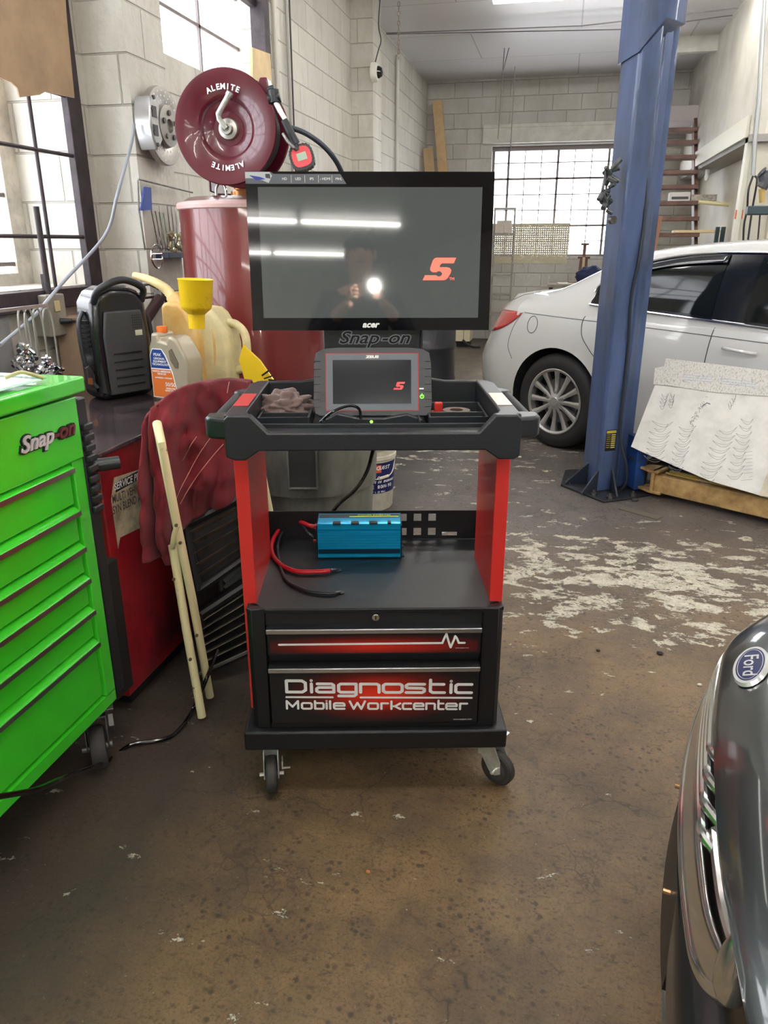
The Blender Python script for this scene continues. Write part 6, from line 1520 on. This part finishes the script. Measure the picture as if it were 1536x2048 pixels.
o = blob(MB(), (nb.x+.06, 11.42, 1.015), .20, .14, .125, .22, 1.6, 9, 32, 20, flat=.115).build('navy_bag', mat('bag_navy', (36, 46, 92), .7, var=.3), smooth=180); tag(o, 'dark navy cloth bag lying on the table beside the jack stand', 'bag')
# stairs
st = thing('wooden_stairs', 'brown open wooden staircase rising to the mezzanine behind the lift post', 'stairs', (1.35, 10.0, 0))
WDB = mat('stair_brown', (122, 90, 80), .55, var=.25, scale=6)
ty = [466, 434, 403, 371, 342, 312, 283, 258]
for k, y_ in enumerate(ty):
    v0 = 10.0+.17*k; p = atv(1350, y_, v0); z = p.z
    wL, wR = (1.05, 1.525)
    MB().box(wL-1.35, wR-1.35, v0-10-.13, v0-10+.13, z-.045, z).build('tread', WDB, st, bevel=.003)
zA = atv(1350, 466, 10).z; zB_ = atv(1350, 258, 11.2).z
for x in (-.32, .16):
    sl = (zB_-zA)/1.19
    MB().prism([(-.2-1.0, zA-.2*sl-1.0*sl-.12), (-.2-1.0+.24, zA-.2*sl-1.0*sl-.12), (1.35, zA+1.25*sl-.08), (1.35, zA+1.35*sl+.02)], x-.02, x+.02, 0, YZX).build('stringer', WDB, st)
for k in range(4): MB().box(-.30, .18, -.3-.2*k-.13, -.3-.2*k+.13, zA-.24*(k+1)-.04, zA-.24*(k+1)).build('tread', WDB, st)
MB().box(-.32, .18, 1.30, 2.28, zB_+.10, zB_+.28).build('landing', mat('landing_pale', (176, 168, 168), .6), st)
p = atv(1350, 403, 10.32)
o = MB(T(1.36, 10.34, p.z)).box(-.17, .06, -.10, .10, 0, .10).box(-.15, .04, -.101, -.1, .02, .05, 1).build('white_carton', [mat('carton_white', (206, 204, 200), .6), mat('carton_dark', (70, 70, 76), .5)], bevel=.003); tag(o, 'small white carton on a stair tread behind the lift post', 'box')
o = MB(T(1.36, 10.34, p.z)).box(.07, .36, -.10, .10, 0, .07).build('parts_tray', mat('tray_pale', (196, 190, 178), .7, var=.3, scale=20), bevel=.003); tag(o, 'long pale box on a stair tread right of the white carton', 'box')
p = atv(1350, 466, 10.)
o = MB(T(1.40, 9.98, p.z)).box(-.16, .40, -.12, .12, 0, .03).build('stair_board', mat('ply_edge', (222, 202, 160), .6), bevel=.003); tag(o, 'pale plywood board lying on the lowest visible stair tread', 'board')
o = MB(T(.90, 9.80, 0)).box(-.06, .06, -.02, .02, 0, 1.75, M=RY(4)).build('leaning_plank', mat('plank_brown', (150, 106, 84), .6)); tag(o, 'brown plank standing upright beside the stairs right of the lift post', 'plank')
# planks leaning in the far left corner
for k, (x0, x1, v, c, l) in enumerate(((-1.95, -1.76, 12.1, (206, 176, 132), 'long tan plank leaning in the far left corner, right one of two'), (-2.03, -1.96, 11.85, (186, 158, 120), 'shorter tan plank leaning in the far left corner, left one of two'))):
    zt = 3.40 if k == 0 else 2.75
    d_ = Vector((x1-x0+.25, -.25, -zt)); Mq = frame((x0-.02, v, zt), d_, (0, 1, 0))
    o = MB(Mq).box(0, d_.length-.03, -.02, .02, -.07, .07).build('plank', mat('plank%d' % k, c, .6, var=.1)); tag(o, l, 'plank')
# security camera on the second pier
sc_ = thing('security_camera', 'white dome security camera on the side of the second left pier', 'security camera', atu(744, 145, -1.93))
MB(RY(90)).lathe([(0, 0), (.085, 0), (.085, .035), (.075, .055), (.055, .06), (0, .06)], 36).build('housing', mat('cam_white', (226, 224, 214), .4), sc_)
MB(RY(90)).lathe([(.055, .055), (.052, .075), (.035, .10), (.0, .108)], 30).build('dome', mat('dome_black', (16, 16, 20), .05, coat=1), sc_)
q = spline([atv(749, 130, 7.95), atv(757, 100, 7.95), atv(762, 80, 7.95), atv(757, 50, 7.95), atv(760, 0, 7.95), atv(760, -30, 7.95)], 6)
tag(MB().tube(q, .006).build('camera_cable', mat('cable_dark', (70, 70, 74), .5)), 'thin dark cable rising from the security camera along the pier', 'cable')
# conduit and chain
p = atu(797, 110, -2.11); 
o = MB().cyl((-2.12, p.y, .3), (-2.12, p.y, p.z), .024, n=12).build('wall_conduit', mat('conduit_pale', (200, 198, 192), .5)); tag(o, 'vertical pale conduit pipe on the far left wall', 'pipe')
c = MB(); a0 = atY(797, 112, 8.5); 
k = 0
while a0.z+k*.04 < 3.66:
    z = a0.z+k*.04; rr_ = .012
    c.tube([(a0.x+(rr_*cos(t) if k % 2 else 0), a0.y+(0 if k % 2 else rr_*cos(t)), z+.024*sin(t)) for t in [2*pi*j/8 for j in range(8)]], .004, 5, closed=True); k += 1
tag(c.build('hanging_chain', mat('chain_grey', (150, 140, 128), .5, .5)), 'pull chain hanging from the ceiling beside the far left wall', 'chain')
# wall pipes between reel and second pier
for k, (px, r) in enumerate(((580, .012), (586, .007), (556, .018))):
    p = atu(px, 200, -2.12)
    o = MB().cyl((-2.12, p.y, 1.0), (-2.12, p.y, ZC), r, n=10).build('wall_conduit', mat('conduit_grey%d' % k, ((150, 146, 140), (60, 58, 60), (186, 182, 172))[k], .5))
    tag(o, ('grey conduit running up the left wall behind the oil gun', 'thin dark cable running up the left wall behind the oil gun', 'thick pale conduit running up the left wall right of the second window')[k], 'pipe')
# wires across the ceiling and hanging rods
WIR = mat('wire_grey', (120, 116, 118), .5)
o = MB().tube([(-2.1, 9.3, 3.63), (0, 9.35, 3.60), (1.5, 9.2, 3.64)], .006).tube([(-2.1, 9.3, 3.62), (.5, 9.6, 3.60), (1.5, 9.5, 3.65)], .005).build('ceiling_wire', WIR); tag(o, 'pair of thin grey wires strung under the far ceiling', 'wire')
for k, (a, b2, l) in enumerate((((1012, 32), (996, 278), 'left thin hanging rod in front of the back window'), ((1021, 32), (1004, 150), 'short thin hanging rod between the two long ones by the back window'), ((1030, 133), (1021, 300), 'right thin hanging rod in front of the back window'))):
    A = atv(*a, 10.5); B = atv(*b2, 10.5)
    if k < 2: A = Vector((A.x, 10.5, ZC))
    tag(MB().cyl(A, B, .006, n=8).build('hanging_rod', WIR), l, 'rod')
# right wall things
pa = atv(1471, 420, 7.98); pb = atv(1484, 438, 7.98)
sg = thing('orange_notice', 'small orange notice on the wall right of the white mezzanine post', 'notice', (pa.x, 7.975, pb.z))
w_ = pb.x-pa.x; h_ = pa.z-pb.z
MB().box(0, w_, -.004, 0, 0, h_).build('card', mat('notice_orange', (232, 110, 70), .5), sg)
g = MB()
for k in range(4): g.box(w_*.15, w_*.85, -.006, -.004, h_*(.78-.2*k), h_*(.84-.2*k))
g.build('print', mat('notice_print', (186, 70, 44), .5), sg)
q = [atv(1529, -20, 7.9), atv(1518, 200, 7.9), atv(1510, 280, 7.9), atv(1506, 350, 7.9)]
tag(MB().tube(q, .020, 10).build('wall_conduit', mat('conduit_zinc', (176, 180, 182), .4, .4)), 'zinc conduit running down the wall at the right edge', 'pipe')
q = spline([atv(1506, 352, 7.9), atv(1497, 380, 7.88), atv(1494, 420, 7.9), atv(1488, 450, 7.9), atv(1486, 495, 7.9)], 5)
q2 = spline([atv(1510, 352, 7.9), atv(1514, 362, 7.88), atv(1506, 410, 7.9), atv(1500, 450, 7.9), atv(1494, 495, 7.9)], 5)
tag(MB().tube(q, .009).tube(q2, .009).build('drop_cord', BLKP), 'two black cords dropping from the conduit box at the right', 'cord')
tl0 = atv(1522, 352, 7.6)
wl_ = thing('hanging_work_light', 'dark hanging work light with yellow grip at the right edge above the white car', 'work light', tl0)
def wq(px, py, v=7.6): return atv(px, py, v)-wl_.location
MB().tube(spline([wq(1521, 343), wq(1528, 350), wq(1529, 365), wq(1523, 375)], 5), [.03, .05, .05, .03]+[.05]*12).build('lamp_head', mat('lamp_dark', (70, 72, 80), .4), wl_)
MB().cyl(wq(1524, 378), wq(1524, 405), .028, .022).build('grip', mat('grip_yellow', (186, 160, 96), .5), wl_)
MB().box(-.075, .12, -.06, .06, wq(1522, 430).z, wq(1522, 412).z).build('shelf', mat('shelf_teal', (48, 66, 76), .5), wl_, bevel=.01)
MB().cyl(wq(1520, 430), wq(1514, 500), .007).build('cord', BLKP, wl_)
o = MB(T(atv(1440, 470, 9.5).x, 9.5, 0)).box(-.05, -.01, 0, .05, 1.18, 1.62).box(.01, .05, 0, .05, 1.18, 1.62).box(-.08, .08, -.02, .07, 0, 1.18).build('dark_pump', mat('pump_teal', (40, 60, 66), .5)); tag(o, 'dark twin upright bars standing under the mezzanine', 'equipment')
o = MB().tube([atv(1397, 404, 9.9), atv(1464, 410, 9.9)], .022, 10).build('cream_pole', mat('pole_cream', (226, 216, 170), .5)); tag(o, 'cream horizontal pole between the stairs and the mezzanine post', 'pole')
p = atu(1403, 345, 1.56)
lb_ = thing('pendant_bulb', 'small pale lamp holder hanging under the mezzanine beam', 'lamp', (1.60, 10.4, 2.28)); MB().cyl((0, 0, 0), (0, 0, -.05), .025, n=12).lathe([(.02, -.05), (.03, -.08), (.02, -.12), (0, -.125)], 16).build('bulb', WHT, lb_)
# radiator-like cabinet behind the drum
p = atz(934, 694, 0)
cbn = thing('cream_cabinet', 'cream metal cabinet with black hose at its foot seen right of the steel drum', 'cabinet', (p.x-.06, p.y, 0))
MB().box(-.32, .10, 0, .35, .08, .60).build('body', mat('cabinet_cream', (214, 204, 176), .5), cbn, bevel=.005); MB().box(.0, .006, -.002, .0, .1, .58).tube([(.0, -.03, .10), (.08, -.08, .04), (.16, -.1, .02), (.26, -.06, .015)], .018).build('hose', BLKP, cbn)
MB().box(-.30, .08, .02, .33, 0, .08).build('plinth', DK, cbn)
# cable from the cart tray down to the shelf, floor cable, debris
q = spline([toW(-.0, 2.17, 1.0), atY(745, 905, 2.28), atY(733, 945, 2.30), atY(710, 980, 2.28), atY(668, 1020, 2.255), toW(-.19, 2.24, .55)], 8)
tag(MB().tube(q, .006, 10).build('hanging_cable', BLKS), 'black cable hanging behind the cart from tray to shelf', 'cable')
q = spline([atY(-60, 1605, 1.12), atY(0, 1593, 1.20), atY(75, 1578, 1.30), atY(140, 1550, 1.47), atz(215, 1522, .008), atz(262, 1490, .008), atz(330, 1478, .008), atz(362, 1455, .008), atz(388, 1415, .02), atY(412, 1360, 2.10), atY(435, 1300, 2.2)], 8)
tag(MB().tube(q, .0062, 10).build('floor_cable', BLKS), 'black power cable snaking over the floor from the green tool chest to the cream legs', 'cable')
random.seed(21)
for k, (px, py, r, c, l) in enumerate(((1320, 1308, .012, (30, 28, 30), 'dark pebble on the floor between the cart and the dark car'), (736, 1745, .006, (190, 120, 70), 'tiny orange scrap on the floor in front of the cart'), (1399, 1371, .008, (220, 216, 200), 'tiny white chip on the floor beside the dark car'), (1040, 915, .012, (220, 216, 200), 'white scrap on the floor left of the lift post'), (1270, 1002, .02, (60, 56, 54), 'dark scrap at the foot of the lift arm'), (1196, 1302, .008, (40, 34, 30), 'small dark crumb on the floor right of the cart'))):
    p = atz(px, py, 0); o = blob(MB(), (p.x, p.y, r*.4), r, r*.8, r*.45, .4, 2, k, 14, 10).build('debris', mat('debris%d' % k, c, .6)); tag(o, l, 'debris')
p = atz(1280, 1027, 0)
o = MB(T(p.x, p.y, 0) @ RZ(-35)).box(-.12, .12, -.03, .03, 0, .006).build('metal_shim', mat('shim', (110, 106, 90), .5, .3)); tag(o, 'flat rectangular metal shim lying in front of the lift post', 'shim')

# ================================================================ CAMERA, RENDER SETTINGS
cam = bpy.data.cameras.new('camera'); co_ = bpy.data.objects.new('camera', cam); COL.objects.link(co_)
cam.sensor_fit = 'HORIZONTAL'; cam.sensor_width = 36; cam.lens = 36*F/1536; cam.clip_start = .02; cam.clip_end = 100
co_.location = (0, 0, H); co_.rotation_euler = (R(90)-TH, 0, YAW); scn.camera = co_
vs_ = scn.view_settings; vs_.view_transform = 'Standard'; vs_.look = 'None'; vs_.gamma = 1; vs_.use_curve_mapping = False; vs_.exposure = EXPO
